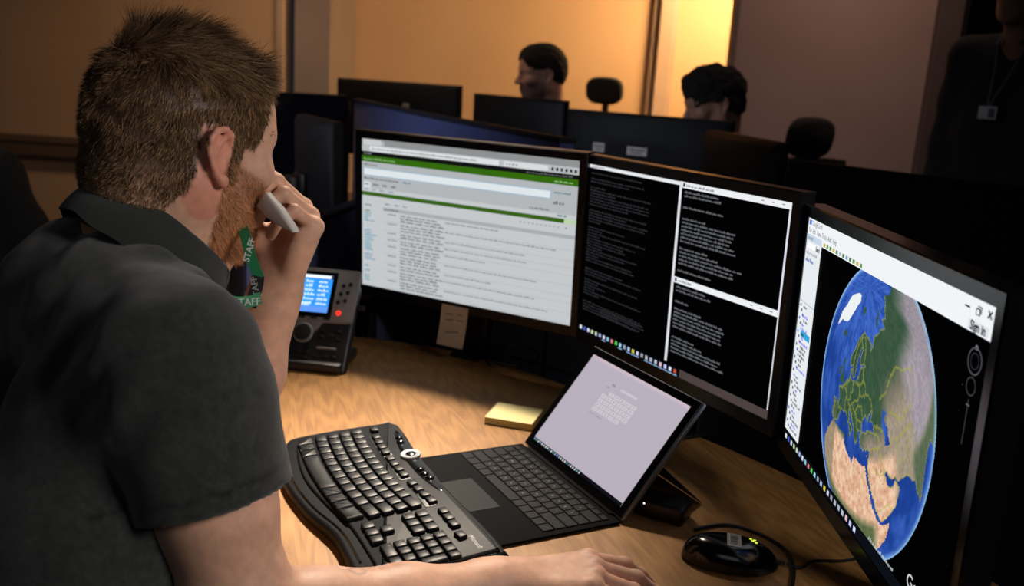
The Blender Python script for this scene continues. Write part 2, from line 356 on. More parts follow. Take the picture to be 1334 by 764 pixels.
S.words(.01, .262, .20, .013, '4a4f52', 3); S.words(.21, .262, .25, .013, '3d7f9c', 3); S.words(.9, .20, .99, .013, '4a7a88', 3, .03, .035); S.words(.9, .262, .95, .02, '5c6063', 3)
S.q(.01, .285, .045, .325, 'd8dbdc', 3); S.words(.015, .30, .2, .014, '5c6063', 4, .02, .03, .02); S.words(.80, .31, .9, .012, '5c6063', 3)
S.words(.01, .335, .2, .011, '4d8ca3', 3, .02, .03, .02)
S.q(.0, .352, .948, .378, '376018', 3); S.q(.948, .352, 1, .378, 'b9d1a9', 3)
S.words(.92, .335, .98, .012, '3d6f84', 4)
S.words(.015, .44, .1, .012, '55595c', 3, .03, .035, .02); S.words(.12, .42, .24, .011, '3d7f9c', 3, .02, .03, .02)
for k in range(10): S.q(.76+k*.018, .402, .768+k*.018, .412, 'a6aaad', 3)
S.words(.955, .405, .98, .012, '55595c', 3)
S.q(.11, .445, 1, .468, 'a9acae', 2); S.words(.115, .456, .2, .012, '55595c', 3)
v = .485; k = 0
while v < .985:
    n = random.choice((2, 3, 3)); S.words(.135, v, .185, .010, '6d7173', 3, .04, .048)
    for j in range(n):
        e = random.uniform(.55, .99) if j == 0 else random.uniform(.32, .8); S.words(.2, v, .42, .0115, '55595c', 3, .02, .045, .006); 
        if j == 0: S.words(.42, v, e, .009, '6a6e71', 3, .01, .03, .004)
        v += .0185
        if v > .985: break
    S.q(.11, v-.006, 1, v-.003, 'b1b4b6', 2); v += .008; k += 1
for k in range(30):
    v = .48+k*.0165
    if k in (5, 6, 24): continue
    S.words(.012, v, random.uniform(.05, .085), .011, '3b93b3' if k not in (0, 7) else '4b4f52', 3, .02, .05)
S.b.build('display', SCREEN, r1, smooth=False)
# ---- monitor with terminals
r2, S, L2, c2 = monitor('monitor', MON[1][:3], MON[1][3], MON[1][4], 'middle black monitor showing black terminal windows split by white bars', arm=True)
S.q(0, 0, 1, 1, '020203', 1)
S.q(.0, .004, .52, .022, 'e9ebee', 2); S.words(.02, .014, .10, .010, '7a7d80', 3)
S.q(.519, 0, .531, .945, 'dfe2e6', 3); S.q(.53, .002, 1, .032, 'eef0f3', 2); S.words(.55, .018, .68, .012, '7a7d80', 3); S.q(.535, .008, .545, .026, '30323a', 3)
S.q(.988, .03, 1, .50, 'e2e2ee', 2); S.q(.53, .487, 1, .517, 'eef0f3', 2); S.q(.535, .493, .545, .511, '30323a', 3); S.words(.55, .502, .62, .012, '7a7d80', 3)
S.q(.99, .517, 1, .955, 'd6d8e0', 2)
for k in range(3): S.q(.88+k*.04, .014, .89+k*.04, .018, '6a6d70', 3); S.q(.88+k*.04, .500, .89+k*.04, .504, '6a6d70', 3)
v = .05; 
while v < .86:
    if random.random() < .82: S.words(.02, v, random.choice((.12, .18, .26, .34, .38)), .010, '303134', 3, .01, .04)
    v += .0165
for k in range(3): S.words(.14+.0*k, .82+k*.0165, .40, .010, '303134', 3, .01, .04)
def term(v0, rows):
    for k, l in enumerate(rows):
        if l: S.words(.545, v0+k*.019, .545+l, .0115, '6c6e72', 3, .012, .04)
term(.05, [.16, .19, 0, 0, .22, 0, 0, .13, .26, .25, .26, .26, .25, .26, 0, .14, .20, .30, .27, .28, 0, .17])
term(.535, [.15, .17, 0, 0, .09, 0, .14, .24, .25, .24, .25, .24, 0, 0, .12, .18, .26, .24, .27])
S.q(0, .957, 1, 1, '0a0d14', 2); S.q(.60, .957, 1, 1, '4d423f', 3)  # brownish right stretch is a reflection painted onto the taskbar
cols = ['e8eaf0', '4a62c8', 'dfe6ff', 'cfe0a8', 'd0dcc8', 'a9b4e6', 'd8dcf0', '8fc0d8', 'e07a80', '5ccf5a', '9fd2e0', '9aa6ba', 'b8c8f0', 'd8c84a', 'd0d4f0', '9a9ea6', 'b8bcc0', 'aab2c8', 'b8c0d0', 'e6c0c8', 'c8ccf8', 'd8e4ff', 'c05038']
for k, c in enumerate(cols):
    S.q(.010+k*.0255, .966, .023+k*.0255, .988, c, 4)
    if k in (6, 10, 12, 13, 14, 16, 17, 18, 19, 20, 21, 22): S.q(.006+k*.0255, .994, .027+k*.0255, .999, '9fc4ee', 4)
S.b.build('display', SCREEN, r2, smooth=False)
# ---- monitor with the globe
r3, S, L3, c3 = monitor('monitor', MON[2][:3], MON[2][3], MON[2][4], 'nearest black monitor at the right showing a globe of the earth', arm=True)
c3.data.materials.clear(); c3.data.materials.append(GLOSSB)
S.q(0, 0, 1, 1, '010102', 1); S.q(0, 0, 1, .094, 'f2f5f8', 6); S.q(0, .094, .125, .948, 'e9edf1', 6); S.q(.992, .1, 1, .93, '10307c', 2)
S.t('Google Earth', .035, .018, .0098, '30343a', 8, .8); S.q(.01, .008, .028, .028, '3a6ad0', 8)
S.t('File  Edit  View  Tools  Add  Help', .012, .050, .0098, '222630', 8, .86)
S.q(.0, .068, .125, .094, 'c9d8ea', 7); S.t('Search', .012, .082, .0085, '3a4658', 8)
S.q(.012, .104, .078, .125, 'ffffff', 7); S.t('Search', .085, .115, .0085, '30343a', 8, .7, .0003); S.words(.012, .145, .115, .012, '9aa0a8', 8)
S.words(.012, .175, .115, .016, '2f5aa8', 8, .03, .05)
for k in range(12): S.q(.14+k*.0235, .074, .155+k*.0235, .089, random.choice(['6a9a60', 'c8b050', 'a8b0c0', 'b8bcc4', '90a8c8', '5a8a58']), 8)
S.q(.0, .355, .125, .36, 'b8c4d0', 7)
v = .375; k = 0
while v < .935:
    S.q(.012+.012*(k % 3), v-.006, .022+.012*(k % 3), v+.006, random.choice(['30343a', '5a6a80', '2f6ad0']), 8)
    S.words(.042+.01*(k % 2), v, random.uniform(.075, .118), .013, random.choice(['2c3038', '2c3038', '2c3038', '6a5af0']), 8, .012, .03)
    if k in (6,): S.q(.04, v-.014, .118, v+.014, '3aa8d8', 7)
    v += .0195; k += 1
for txt, uu, vv in (('–', .905, .030), ('×', .982, .030)): S.t(txt, uu, vv, .017, '20242a', 8, 1, .0003, 'CENTER')
S.q(.936, .024, .951, .044, '20242a', 8); S.q(.939, .028, .948, .041, 'f2f5f8', 9); S.q(.940, .018, .955, .021, '20242a', 8); S.q(.952, .018, .955, .038, '20242a', 8)
S.q(.915, .062, .985, .090, 'dfe3e8', 7); S.t('Sign in', .95, .076, .0118, '14171c', 8, .9, .0004, 'CENTER')
S.ring(.955, .165, .0125, .0016, '4a4c50', 5); S.ring(.955, .165, .0075, .001, '2e3034', 5); S.t('N', .955, .128, .006, 'b0b4b8', 5, 1, 0, 'CENTER')
S.ring(.955, .235, .0085, .0012, '3c3e42', 5); S.q(.9535, .27, .9565, .40, '34363a', 5); S.q(.949, .285, .961, .29, '5a5c60', 5)
for k in range(60):
    a, b_ = random.uniform(.13, .98), random.uniform(.1, .94); q = random.choice((.0006, .0009, .0014)); S.q(a, b_, a+q, b_+q*1.6, random.choice(('30333a', '8a90a0')), 1.5)
S.t('Google', .835, .915, .020, 'd8dadd', 5)
S.words(.64, .945, .78, .013, 'b8c4c8', 5)
S.q(0, .956, 1, 1, '0c0f16', 6)
for k in range(22): S.q(.012+k*.026, .968, .026+k*.026, .988, cols[k], 7)
for k in range(1): S.words(.86, .972, .985, .013, 'c8ccd0', 7)
S.b.build('display', SCREEN, r3, smooth=False)
# the globe on the display: land outlines in degrees (lat, lon)
EUR = [(36,-6),(37,-9),(43,-9.3),(43.5,-2),(46,-1.5),(48.5,-4.7),(49.5,-1.2),(51,2),(53,5),(54,8.5),(57,8.2),(57.5,10.6),(54.5,10),(54.3,13),(54.6,18.5),(57,21.5),(59.4,24),(59.9,30),(60.6,28),(60,23),(61.5,21.3),(65,25.3),(65.8,24),(63.5,20),(60.6,17.2),(56,16),(55.4,13.3),(59,11),(58,7.5),(60.5,5),(63.5,9),(68,15),(71,26),(69,33),(66.5,40),(64.5,38),(65,41),(68.5,46),(68.6,54),(69.5,60),(68.5,68),(72.5,69),(71,75),(73.5,82),(77,103),(73.5,113),(72,130),(70,145),(60,150),(55,137),(48,140),(42,131),(39,126),(35,127),(40,121),(37,121),(32,121),(25,118),(21.5,108),(16,108),(10,107),(9,104.5),(13.5,100),(6,101),(1.5,104),(6,100),(14,98),(16.5,95),(21.5,92),(21,87),(16,81.5),(13,80.2),(8,77.6),(15,74),(20,72.7),(21,70),(23.5,68),(25,65.5),(25.4,58),(27,56.5),(26.6,54),(30,49.5),(29.5,48),(26,50.2),(24.5,51.5),(24.2,54.5),(26,56.3),(22.5,59.8),(17,55.2),(12.7,45),(14.7,42.9),(21.5,39),(28,35),(31.3,34.2),(36.5,36),(36.2,30),(37,27),(40,26.1),(41,29),(42,35),(41.2,40),(43.5,40),(45,36.8),(47.2,39),(46.5,35),(44.5,34),(46.2,32),(45,29.5),(42.5,27.6),(41,28.8),(40.8,24),(38,24),(36.5,22.7),(39,20.5),(42,19.3),(45.4,14),(45.4,12.5),(42,14.6),(40.5,18.4),(38,16),(40.5,14.5),(44,9.5),(43.2,6),(43.3,3.5),(41,1.5),(38,0),(36.8,-2.5)]
AFR = [(35.8,-5.9),(37,10),(34,10.5),(32.5,14),(30.3,19),(32.8,22),(31,29),(31.3,32.3),(29.8,32.5),(24,35.5),(18,38),(12.5,43.2),(11.5,44),(11.8,51),(4,48),(-5,39),(-15,40.5),(-26,33),(-34,26),(-34,18.5),(-17,12),(-5,12),(4,9.5),(6,3),(4.5,-7.5),(12,-16.5),(21,-17),(28,-13)]
ISL = [[(50,-5.5),(51,1.3),(53,.3),(56,-2.2),(58.6,-3.2),(58,-6),(54.5,-3.3),(52,-5)], [(51.5,-9.8),(52.3,-6.3),(55.2,-6.5),(54,-10)], [(63.5,-19),(64.3,-14),(66.4,-16),(66.3,-22.5),(64,-22.5)], [(77,15),(80,12),(80.3,26),(77,20)], [(70.7,53),(73,52.5),(76.5,66),(76.3,69),(72,56)], [(38,12.5),(37,15.2),(38.2,15.6)], [(39,8.4),(41.2,9.3),(39.2,9.7)], [(35,32.5),(35.6,34.4),(34.6,33.2)], [(35.2,24),(35.3,26.3),(34.9,25)], [(6,80),(9.5,80.2),(7,81.9)]]
GRN = [(60,-44),(65,-40),(69,-24),(74,-20),(79,-18),(81.5,-14),(83.3,-30),(82,-50),(76,-60),(70,-51),(65,-51)]
CAS = [(47,51),(46,48.5),(43,47.5),(40,50),(37.5,49.3),(36.8,53.8),(40,53),(42,52.5),(44.5,50.5),(45.3,53)]
def inside(la, lo, poly):
    P = np.array(poly, float); n = len(P); r = np.zeros(la.shape, bool)
    for i in range(n):
        (y1, x1), (y2, x2) = P[i-1], P[i]
        c = ((y1 > la) != (y2 > la)); r ^= c & (lo < (x2-x1)*(la-y1)/(y2-y1+1e-12)+x1)
    return r
def vnoise(x, y, seed=0, octs=4):
    o = np.zeros_like(x); a = 1.; tot = 0
    for k in range(octs):
        def h(i, j): s_ = np.sin(i*127.1+j*311.7+seed*17.3+k*7.7)*43758.5453; return s_-np.floor(s_)
        i, j = np.floor(x), np.floor(y); fx, fy = x-i, y-j; fx, fy = fx*fx*(3-2*fx), fy*fy*(3-2*fy)
        o += a*(h(i, j)*(1-fx)*(1-fy)+h(i+1, j)*fx*(1-fy)+h(i, j+1)*(1-fx)*fy+h(i+1, j+1)*fx*fy); tot += a; a *= .5; x, y = x*2.03, y*2.03
    return o/tot
BORD = [[(49,-1),(51,3),(50,6),(49,8),(47.5,7.5),(46,7),(44,7.5)],[(51,3),(53,7),(54,9),(54.8,9)],[(50,6),(51,6.5),(53,7)],[(49,8),(47.5,10),(48.5,13),(50.5,12.5),(51,15),(54,14.3)],[(47.5,10),(46.5,13),(48,16),(49,18.5),(49.5,22.5),(51,24),(54,23.5),(54.3,19)],[(48,16),(46,18),(46,20.3),(48,22.5)],[(46,13.5),(45,16),(43,17),(42.5,19)],[(46,20.3),(44,22.5),(44,28)],[(44,22.5),(41.5,23),(41,26)],[(48,22.5),(48.3,27),(45.5,28.5)],[(51,24),(51.5,31),(54,31),(56,28),(54,24)],[(56,28),(57.5,27.5),(59.3,28)],[(51.5,31),(52,34),(50,38),(47.5,38.5)],[(60.6,28),(64,30),(69,29)],[(59,11.5),(62,12.3),(66,15.5),(69,20.5),(69,29)],[(69,20.5),(65.8,24)],[(42,-1.8),(42.4,3)],[(43.2,-1.8),(42.6,1)],[(42,-8),(41.8,-6.5),(37.2,-7.4)],[(43.5,40),(42.5,45),(41.5,48.5)],[(41.2,41.5),(40,44),(37,45),(37,42),(36.7,36.5)],[(37,45),(33,46),(30,48)],[(50,47),(51.5,55),(54,61),(55,70),(51,80),(49,87),(45,82),(42,80),(41,72),(42.5,70),(41,66),(45,58),(45,56)],[(37,54),(38,58),(35.5,61),(30,61),(25.3,61.5)],[(30,61),(30,66),(33,70),(37,74)],[(37,61),(37.3,67),(37,74)],[(24,68),(28,71),(31,74.5),(35,75),(37,74)],[(31.3,34.3),(29.5,35)],[(32,39),(29,44),(29,47)],[(17,43),(19,50),(17,53)]]
gc = np.array([.5526*W, -.5367*HH]); gr = .1631; NG = 520
gx, gy = np.meshgrid(np.linspace(-1, 1, NG), np.linspace(1, -1, NG)); rho = np.hypot(gx, gy)
Dp = 3.; K = math.sqrt(Dp*Dp-1); ca, sa = math.cos(math.radians(20)), math.sin(math.radians(20))
Xp, Yp = gx*ca+gy*sa, -gx*sa+gy*ca
q = np.minimum((Xp**2+Yp**2)/K**2, 1/(Dp*Dp-1)-1e-9); zz = (q*Dp+np.sqrt(np.maximum(0, 1+q-q*Dp*Dp)))/(1+q); kk = (Dp-zz)/K; X_, Y_ = Xp*kk, Yp*kk
lat0, lon0 = math.radians(48), math.radians(36)
lat = np.degrees(np.arcsin(np.clip(zz*math.sin(lat0)+Y_*math.cos(lat0), -1, 1))); lon = np.degrees(lon0+np.arctan2(X_, zz*math.cos(lat0)-Y_*math.sin(lat0)))
n1 = vnoise(lon*.5, lat*.5, 1); n2 = vnoise(lon*.12, lat*.12, 2); n3g = vnoise(lon*.8, lat*.8, 3)
la = lat+(n3g-.5)*1.6; lo = lon+(vnoise(lon*1.6, lat*1.6, 9)-.5)*1.8
C = np.zeros((NG, NG, 3)); L_ = lambda h: np.array([int(h[i:i+2], 16)/255 for i in (0, 2, 4)])
mixc = lambda a, b_, t_: a*(1-t_[..., None])+b_*t_[..., None]
sea = mixc(L_('1c3f92'), L_('3a62bd'), np.clip((n2-.35)*2.2, 0, 1)); sea = mixc(sea, L_('4a74d6'), np.clip((lat-50)/20, 0, 1)*np.clip((n1-.25)*2, 0, 1)*.8)
land = inside(la, lo, EUR) | inside(la, lo, AFR)
for p_ in ISL: land |= inside(la, lo, p_)
land &= ~inside(la, lo, CAS)
grn = inside(la, lo, GRN)
forest = mixc(L_('2c4a34'), L_('46604a'), n1); desert = mixc(L_('d8a484'), L_('f2d0b0'), np.clip((n1-.3)*2.4, 0, 1)); desert = mixc(desert, L_('8f5e4c'), np.clip((n3g-.62)*3, 0, 1)*.8)
tan = mixc(L_('7f7466'), L_('aa9c88'), n3g); steppe = mixc(L_('6d6a5c'), L_('8b8270'), n1); tib = mixc(L_('8b8290'), L_('b7adb4'), n3g); sav = mixc(L_('4b5c3c'), L_('6e7a50'), n3g)
sm = lambda a, b_, x: np.clip((x-a)/(b_-a), 0, 1)
Lc = forest; Lc = mixc(Lc, steppe, sm(46, 58, lon)*sm(57, 50, lat)); Lc = mixc(Lc, tan, sm(44, 38, lat)*sm(24, 34, lon)); Lc = mixc(Lc, tan*1.08, sm(48, 54, lon)*sm(50, 43, lat))
Lc = mixc(Lc, tib, sm(70, 80, lon)*sm(60, 50, lat)*sm(27, 30, lat)); Lc = mixc(Lc, tib*.95, sm(98, 108, lon)*sm(72, 60, lat))
Lc = mixc(Lc, mixc(L_('4a6048'), L_('6a7458'), n3g), sm(71, 74, lon)*sm(30, 26, lat)); Lc = mixc(Lc, desert, sm(35, 32.5, lat)*sm(60, 55, lon)); Lc = mixc(Lc, desert, sm(37, 34, lat)*sm(14, 10, lon))
Lc = mixc(Lc, sav, sm(13.5, 9, lat)*sm(43, 38, lon)); Lc = mixc(Lc, L_('70705a'), sm(44, 38, lat)*sm(-1, -3, lon)*.6)
C = np.where(land[..., None], Lc, sea); C = np.where(grn[..., None], L_('eef2f2'), C)
dmin = np.full(lat.shape, 9.); cl = np.cos(np.radians(lat))
for ln in BORD+[EUR+[EUR[0]]]:
    for (a1, o1), (a2, o2) in zip(ln[:-1], ln[1:]):
        if a1 > 74 or o1 > 100: continue
        dx, dy = (o2-o1), a2-a1; tt = np.clip(((lo-o1)*dx*cl*cl+(la-a1)*dy)/(dx*dx*cl*cl+dy*dy+1e-9), 0, 1)
        dmin = np.minimum(dmin, np.hypot((lo-o1-tt*dx)*cl, la-a1-tt*dy))
bl = (dmin < .33) & (land | (dmin < .2)); C = np.where(bl[..., None], C*.45+L_('a8a840')*.55, C)
halo = np.clip((rho-.955)/.045, 0, 1)**1.5; C = mixc(C, L_('a8d8ff'), halo)
ok = rho <= 1.0; yy = gc[1]+gy*gr; ok &= (yy > -HH*.957)
Cl = np.where(C <= .04045, C/12.92, ((np.clip(C, 0, 1)+.055)/1.055)**2.4)
Mg = np.array(S.M); P3 = np.stack([gc[0]+gx*gr, yy, np.full(gx.shape, .0006), np.ones(gx.shape)], -1) @ Mg.T
idx = np.arange(NG*NG).reshape(NG, NG); fo = ok[:-1, :-1] & ok[1:, :-1] & ok[:-1, 1:] & ok[1:, 1:]
fq = np.stack([idx[1:, :-1][fo], idx[1:, 1:][fo], idx[:-1, 1:][fo], idx[:-1, :-1][fo]], 1)
used, inv = np.unique(fq, return_inverse=True); inv = inv.reshape(-1, 4)
me = bpy.data.meshes.new('globe_picture'); me.from_pydata(P3.reshape(-1, 4)[used, :3].tolist(), [], inv.tolist()); me.update()
a = me.color_attributes.new('Col', 'FLOAT_COLOR', 'POINT'); a.data.foreach_set('color', np.concatenate([Cl.reshape(-1, 3)[used], np.ones((len(used), 1))], 1).ravel())
link_mesh('globe_picture', me, SCREEN, r3, False)

# ------------------------------------------------------------------ sticky note hanging from the web page monitor
NOTE = mat('note_paper', 'c2b6a2', .8, bump=(200, .1), noise=(40, 'baae9a')); INK = mat('ink', '3a3634', .7)
c0 = np.array(r1.location); t = MB()
def notep(a, b_):      # hangs from the lower bezel, curling outwards at the bottom
    return (-.008+(a-.5)*.066-.006*b_, -HH/2-.006-b_*.088, .0062+.010*b_*b_)
t.grid(6, 12, notep); t.grid(6, 12, lambda a, b_: tuple(np.array(notep(1-a, b_))-[0, 0, .0004]))
ML1 = TR(*c0) @ L1
root = empty('sticky_note', tuple((ML1 @ Vector((-.008, -HH/2-.01, .006)))), label='cream paper note with faint handwriting taped under the web page monitor', cat='note')
LN = TR(*(-Vector(root.location))) @ ML1
t2 = MB(); t2.v, t2.f, t2.c, t2.mi = [tuple(LN @ Vector(v)) for v in t.v], t.f, t.c, t.mi; t2.build('paper', NOTE, root)
t = MB()
for row, (a0, a1, b0) in enumerate(((.2, .45, .22), (.6, .85, .2), (.22, .5, .36), (.62, .88, .34), (.25, .75, .68))):
    pts = [np.array(notep(a0+(a1-a0)*q, b0-(.06*q if row == 4 else 0)+.02*math.sin(q*25)*(.6 if row < 4 else .4)))+[0, 0, .0006] for q in np.linspace(0, 1, 24)]
    t.tube([tuple(LN @ Vector(p)) for p in pts], .00045 if row < 4 else .0007, 4)
t.build('handwriting', INK, root)
# ------------------------------------------------------------------ pad of yellow notes
root = empty('sticky_note_pad', (.018, 1.548, DZ), -.27, label='pale yellow block of sticky notes behind the tablet', cat='note pad')
b = MB()
for k in range(12): b.box((random.uniform(-.0004, .0004), random.uniform(-.0004, .0004), .0006+k*.001), (.086, .082, .00095))
b.build('paper_stack', mat('yellow_paper', 'd8c98c', .8, noise=(30, 'd2c284')), root, smooth=False)
MB().box((0, 0, .0124), (.0858, .0818, .0004)).build('top_sheet', mat('yellow_top_paper', 'e0d296', .8), root, smooth=False)

# ------------------------------------------------------------------ ergonomic keyboard
root = empty('ergonomic_keyboard', (-.168, 1.219, DZ), -1.1205, label='large black curved ergonomic keyboard between the man and the tablet', cat='keyboard')
ol = smooth_poly([(-.196, -.075), (-.192, .045), (-.184, .072), (-.155, .080), (-.04, .072), (.06, .071), (.19, .078), (.255, .077), (.268, .062), (.268, -.075), (.258, -.092), (.22, -.104), (.13, -.104), (.05, -.122), (-.04, -.131), (-.12, -.125), (-.172, -.105)], 6)
ol = ccw(ol)
b = MB(); b.prism(ol, .003, .018, inset=.006); b.build('body', SATIN, root, ang=50)
ins = lambda d: [tuple(np.array(p)*[1-d/.23, 1-d/.1]) for p in ol]
def rowy(u): return .55*(u+.035)**2
KT = .018
# raised top deck following the outline behind the palm rest
deck = ccw(smooth_poly([(-.180, -.066), (-.178, .045), (-.168, .070), (-.04, .063), (.06, .062), (.19, .069), (.252, .068), (.258, .055), (.259, -.068), (.25, -.078), (.13, -.081), (.06, -.094), (-.03, -.104), (-.11, -.098), (-.16, -.085)], 6))
MB().prism(deck, KT-.002, KT+.004, inset=.003).build('key_deck', SATIN, root, ang=50)
b = MB(); pr = smooth_poly([(-.155, -.108), (-.10, -.115), (-.03, -.119), (.05, -.111), (.13, -.093), (.21, -.092)], 8, False)
b.tube([(p[0], p[1], KT+.0005) for p in pr], .0016, 6); b.build('palm_rest_ridge', GLOSSB, root)
LEG = MB(); LEGB = MB()
def key(u, v, w, d, h=.0065, name='key', m=KEYM, rot=0, leg=None):
    M = TR(u, v, KT+.0035) @ Matrix.Rotation(rot, 4, 'Z')
    b = MB(); b.box((0, 0, h/2), (w, d, h), M, r=.0016, seg=2, taper=.92); o = b.build(name, m, root)
    if leg: LEG.text(leg, .0058, M @ TR(-w*.22, d*.12, h+.0003), align='CENTER')
    return o
pit = .0185
rows = [('ZXCVBNM,./', -.0595, 1.3, 1.9), ('ASDFGHJKL;#', -.0405, .9, 1.6), ('QWERTYUIOP[]', -.0215, .6, 1.0), ('`1234567890-=', -.0025, 0, 1.7)]
for txt, v0, first, last in rows:
    u = -.163
    if first: w = pit*(first if first > .9 else 1.15); key(u+w/2, v0+rowy(u+w/2), w-.0022, .0165, rot=1.1*(u+.035+w/2)); u += w
    ks = list(txt)
    end = .122-last*pit; stepw = (end-u)/len(ks)
    for ch in ks:
        x = u+stepw/2; key(x, v0+rowy(x), stepw-.0018, .0174, rot=1.1*(x+.035), leg=ch); u += stepw
    w = .122-u; key(u+w/2, v0+rowy(u+w/2), w-.0022, .0165 if txt[0] != 'Q' else .0165, rot=1.1*(u+w/2+.035))
# bottom row: ctrl, win, alt, long space bar, alt, win, menu, ctrl
def bar(u0, u1, v, d, name, m=KEYM):
    n = 12; Q = []
    for q in np.linspace(u0+.001, u1-.001, n): Q.append((q, v+rowy(q)-d/2))
    for q in np.linspace(u1-.001, u0+.001, n): Q.append((q, v+rowy(q)+d/2))
    MB().prism(Q, KT+.0035, KT+.0095, inset=.002).build(name, m, root, ang=50)
for a_, b_, nm in ((-.163, -.138, 'key'), (-.138, -.117, 'key'), (-.117, -.094, 'key'), (-.094, .018, 'space_bar'), (.018, .042, 'key'), (.042, .063, 'key'), (.063, .084, 'key'), (.084, .116, 'key')):
    bar(a_, b_, -.0835, .022, nm)
# function keys in groups
def fkey(u, v, w=.0185): key(u, v, w-.002, .0125, .006, 'function_key', rot=.5*(u+.035))
fkey(-.152, .0335)
for g0 in (-.122, -.038, .052):
    for k in range(4): u = g0+k*.0195; fkey(u, .024+rowy(u)*.9)
for k in range(3): fkey(.146+k*.0185, .0385)
fkey(.212, .036)
for g0, n_ in ((-.132, 4), (-.048, 4), (.042, 4)):
    uu = g0+n_*.0195/2; MB().box((uu, .0235+rowy(uu)*.9, KT+.0038), (n_*.0195+.004, .0165, .0022), TR(0, 0, 0), r=.001).build('function_key_tray', BLACKP, root)
for r_ in range(2):
    for c_ in range(3): key(.142+c_*.0185, .010-r_*.0185, .0163, .0163)
key(.160, -.043, .0163, .0163)
for c_ in range(3): key(.142+c_*.0185, -.0625, .0163, .0163)
np_rows = ['789', '456', '123']
for r_ in range(4):
    for c_ in range(3):
        lg = None if r_ == 0 else np_rows[r_-1][c_]
        key(.2025+c_*.0175, .012-r_*.0172, .0153, .0153, leg=lg)
key(.2112, .012-4*.0172, .033, .0153, leg='0'); key(.2375, .012-4*.0172, .0153, .0153, leg='.')
key(.2535, .012, .0125, .0153); key(.2535, -.0138, .0125, .0325); key(.2535, -.048, .0125, .0325)
# media strip
b = MB(); st = ccw(smooth_poly([(-.135, .062), (-.06, .047), (.02, .045), (.085, .056), (.06, .066), (-.04, .067), (-.12, .070)], 6)); b.prism(st, KT+.003, KT+.0046, inset=.0008).build('media_strip', GLOSSB, root, ang=50)
dome = [(.0062, 0), (.0060, .0015), (.0045, .003), (.002, .0036), (.0001, .0038)]
for u, v in ((-.108, .0605), (-.092, .0575), (.012, .0535), (.028, .0545), (.044, .0565)): MB().lathe(dome, 16, TR(u, v, KT+.0045)).build('media_button', GLOSSB, root)
SILV = mat('silver_plastic', 'a9abae', .3, metal=.6)
t = MB(); t.lathe([(.0155, 0), (.0155, .0025), (.0145, .0035), (.0085, .003), (.008, .002)], 32, TR(-.040, .0565, KT+.0044)); o = t.build('volume_dial', SILV, root); o['label'] = 'silver ring dial'
MB().lathe([(.0075, .0), (.0072, .004), (.004, .0052), (.0001, .0055)], 20, TR(-.040, .0565, KT+.0046)).build('mute_button', GLOSSB, o)
MB().text('Microsoft', .0085, TR(.232, .048, KT+.0043) @ Matrix.Rotation(0, 4, 'Z'), align='CENTER', bold=.0002).build('maker_name', mat('grey_print', '8a8c90', .5), root, smooth=False)
LEG.build('key_legends', mat('legend_print', '6a6c70', .6), root, smooth=False)
LEG = MB()
for u, v in ((-.15, .06), (.24, .06), (-.15, -.09), (.24, -.08)): MB().box((u, v, .0018), (.02, .012, .0036), r=.001).build('foot', BLACKP, root)
root.rotation_mode = 'QUATERNION'; root.rotation_quaternion = (Matrix.Rotation(-1.1205, 3, 'Z') @ Matrix.Rotation(.075, 3, 'X')).to_quaternion(); root.location.z += .009
for u in (-.13, .22): MB().box((u, .06, -.004), (.03, .014, .016), r=.003).build('prop_foot', BLACKP, root)

# ------------------------------------------------------------------ tablet with type cover
yaw = -1.0853; tilt = .9143
SILVM = mat('tablet_magnesium', '8e9296', .35, metal=.9)
root = empty('tablet_computer', (.1033, 1.2988, DZ), yaw, label='slim tablet propped open with attached black keyboard cover and pale screen', cat='tablet')
a_ = math.radians(0)
TL = TR(0, 0, .0062) @ Matrix(((1, 0, 0, 0), (0, math.cos(tilt), -math.sin(tilt), 0), (0, math.sin(tilt), math.cos(tilt), 0), (0, 0, 0, 1)))   # x right, y up the screen, z out of the screen
TW, TH = .292, .201
MB().box((0, TH/2, -.0045), (TW, TH, .008), TL, r=.0018, seg=2).build('casing', SILVM, root)
MB().box((0, TH/2, .0000), (TW-.003, TH-.003, .0016), TL, r=.0006, seg=1).build('glass_bezel', GLOSSB, root)
dw, dh = .2598, .1732
S = Scr(TL @ TR(-dw/2, TH-.0139, .0009), dw, dh)
S.q(0, 0, 1, 1, 'b9b0bd', 1); S.q(0, 0, 1, .022, 'd0bcc8', 2); S.q(0, .022, 1, .04, 'beb4bf', 2)
S.words(.02, .012, .08, .008, '8a8090', 3)
S.q(0, .968, 1, 1, '101018', 2)
for k in range(24): S.q(.012+k*.0235, .975, .024+k*.0235, .993, random.choice(['d8d8e8', '90a8d8', 'c8d8c8', 'e0e0e0', '6a7a9a', 'c88a60', '60a890']), 3)
S.t('PIN', .335, .170, .0062, '605868', 3); S.q(.43, .160, .60, .182, 'cec4d0', 2)
S.words(.30, .205, .34, .012, '6a6272', 3)
for r_ in range(5):
    for c_ in range(6):
        if (r_, c_) in ((0, 0), (4, 5)): continue
        S.q(.305+c_*.058, .235+r_*.046, .355+c_*.058, .272+r_*.046, 'cdc4ce', 2); S.q(.327+c_*.058, .250+r_*.046, .333+c_*.058, .258+r_*.046, '403a48' if (r_+c_) % 3 == 0 else '8a8292', 3)
S.words(.30, .485, .36, .012, '8a8292', 3); S.words(.37, .485, .44, .010, '8a8292', 3)
S.b.build('display', SCREEN, root, smooth=False)
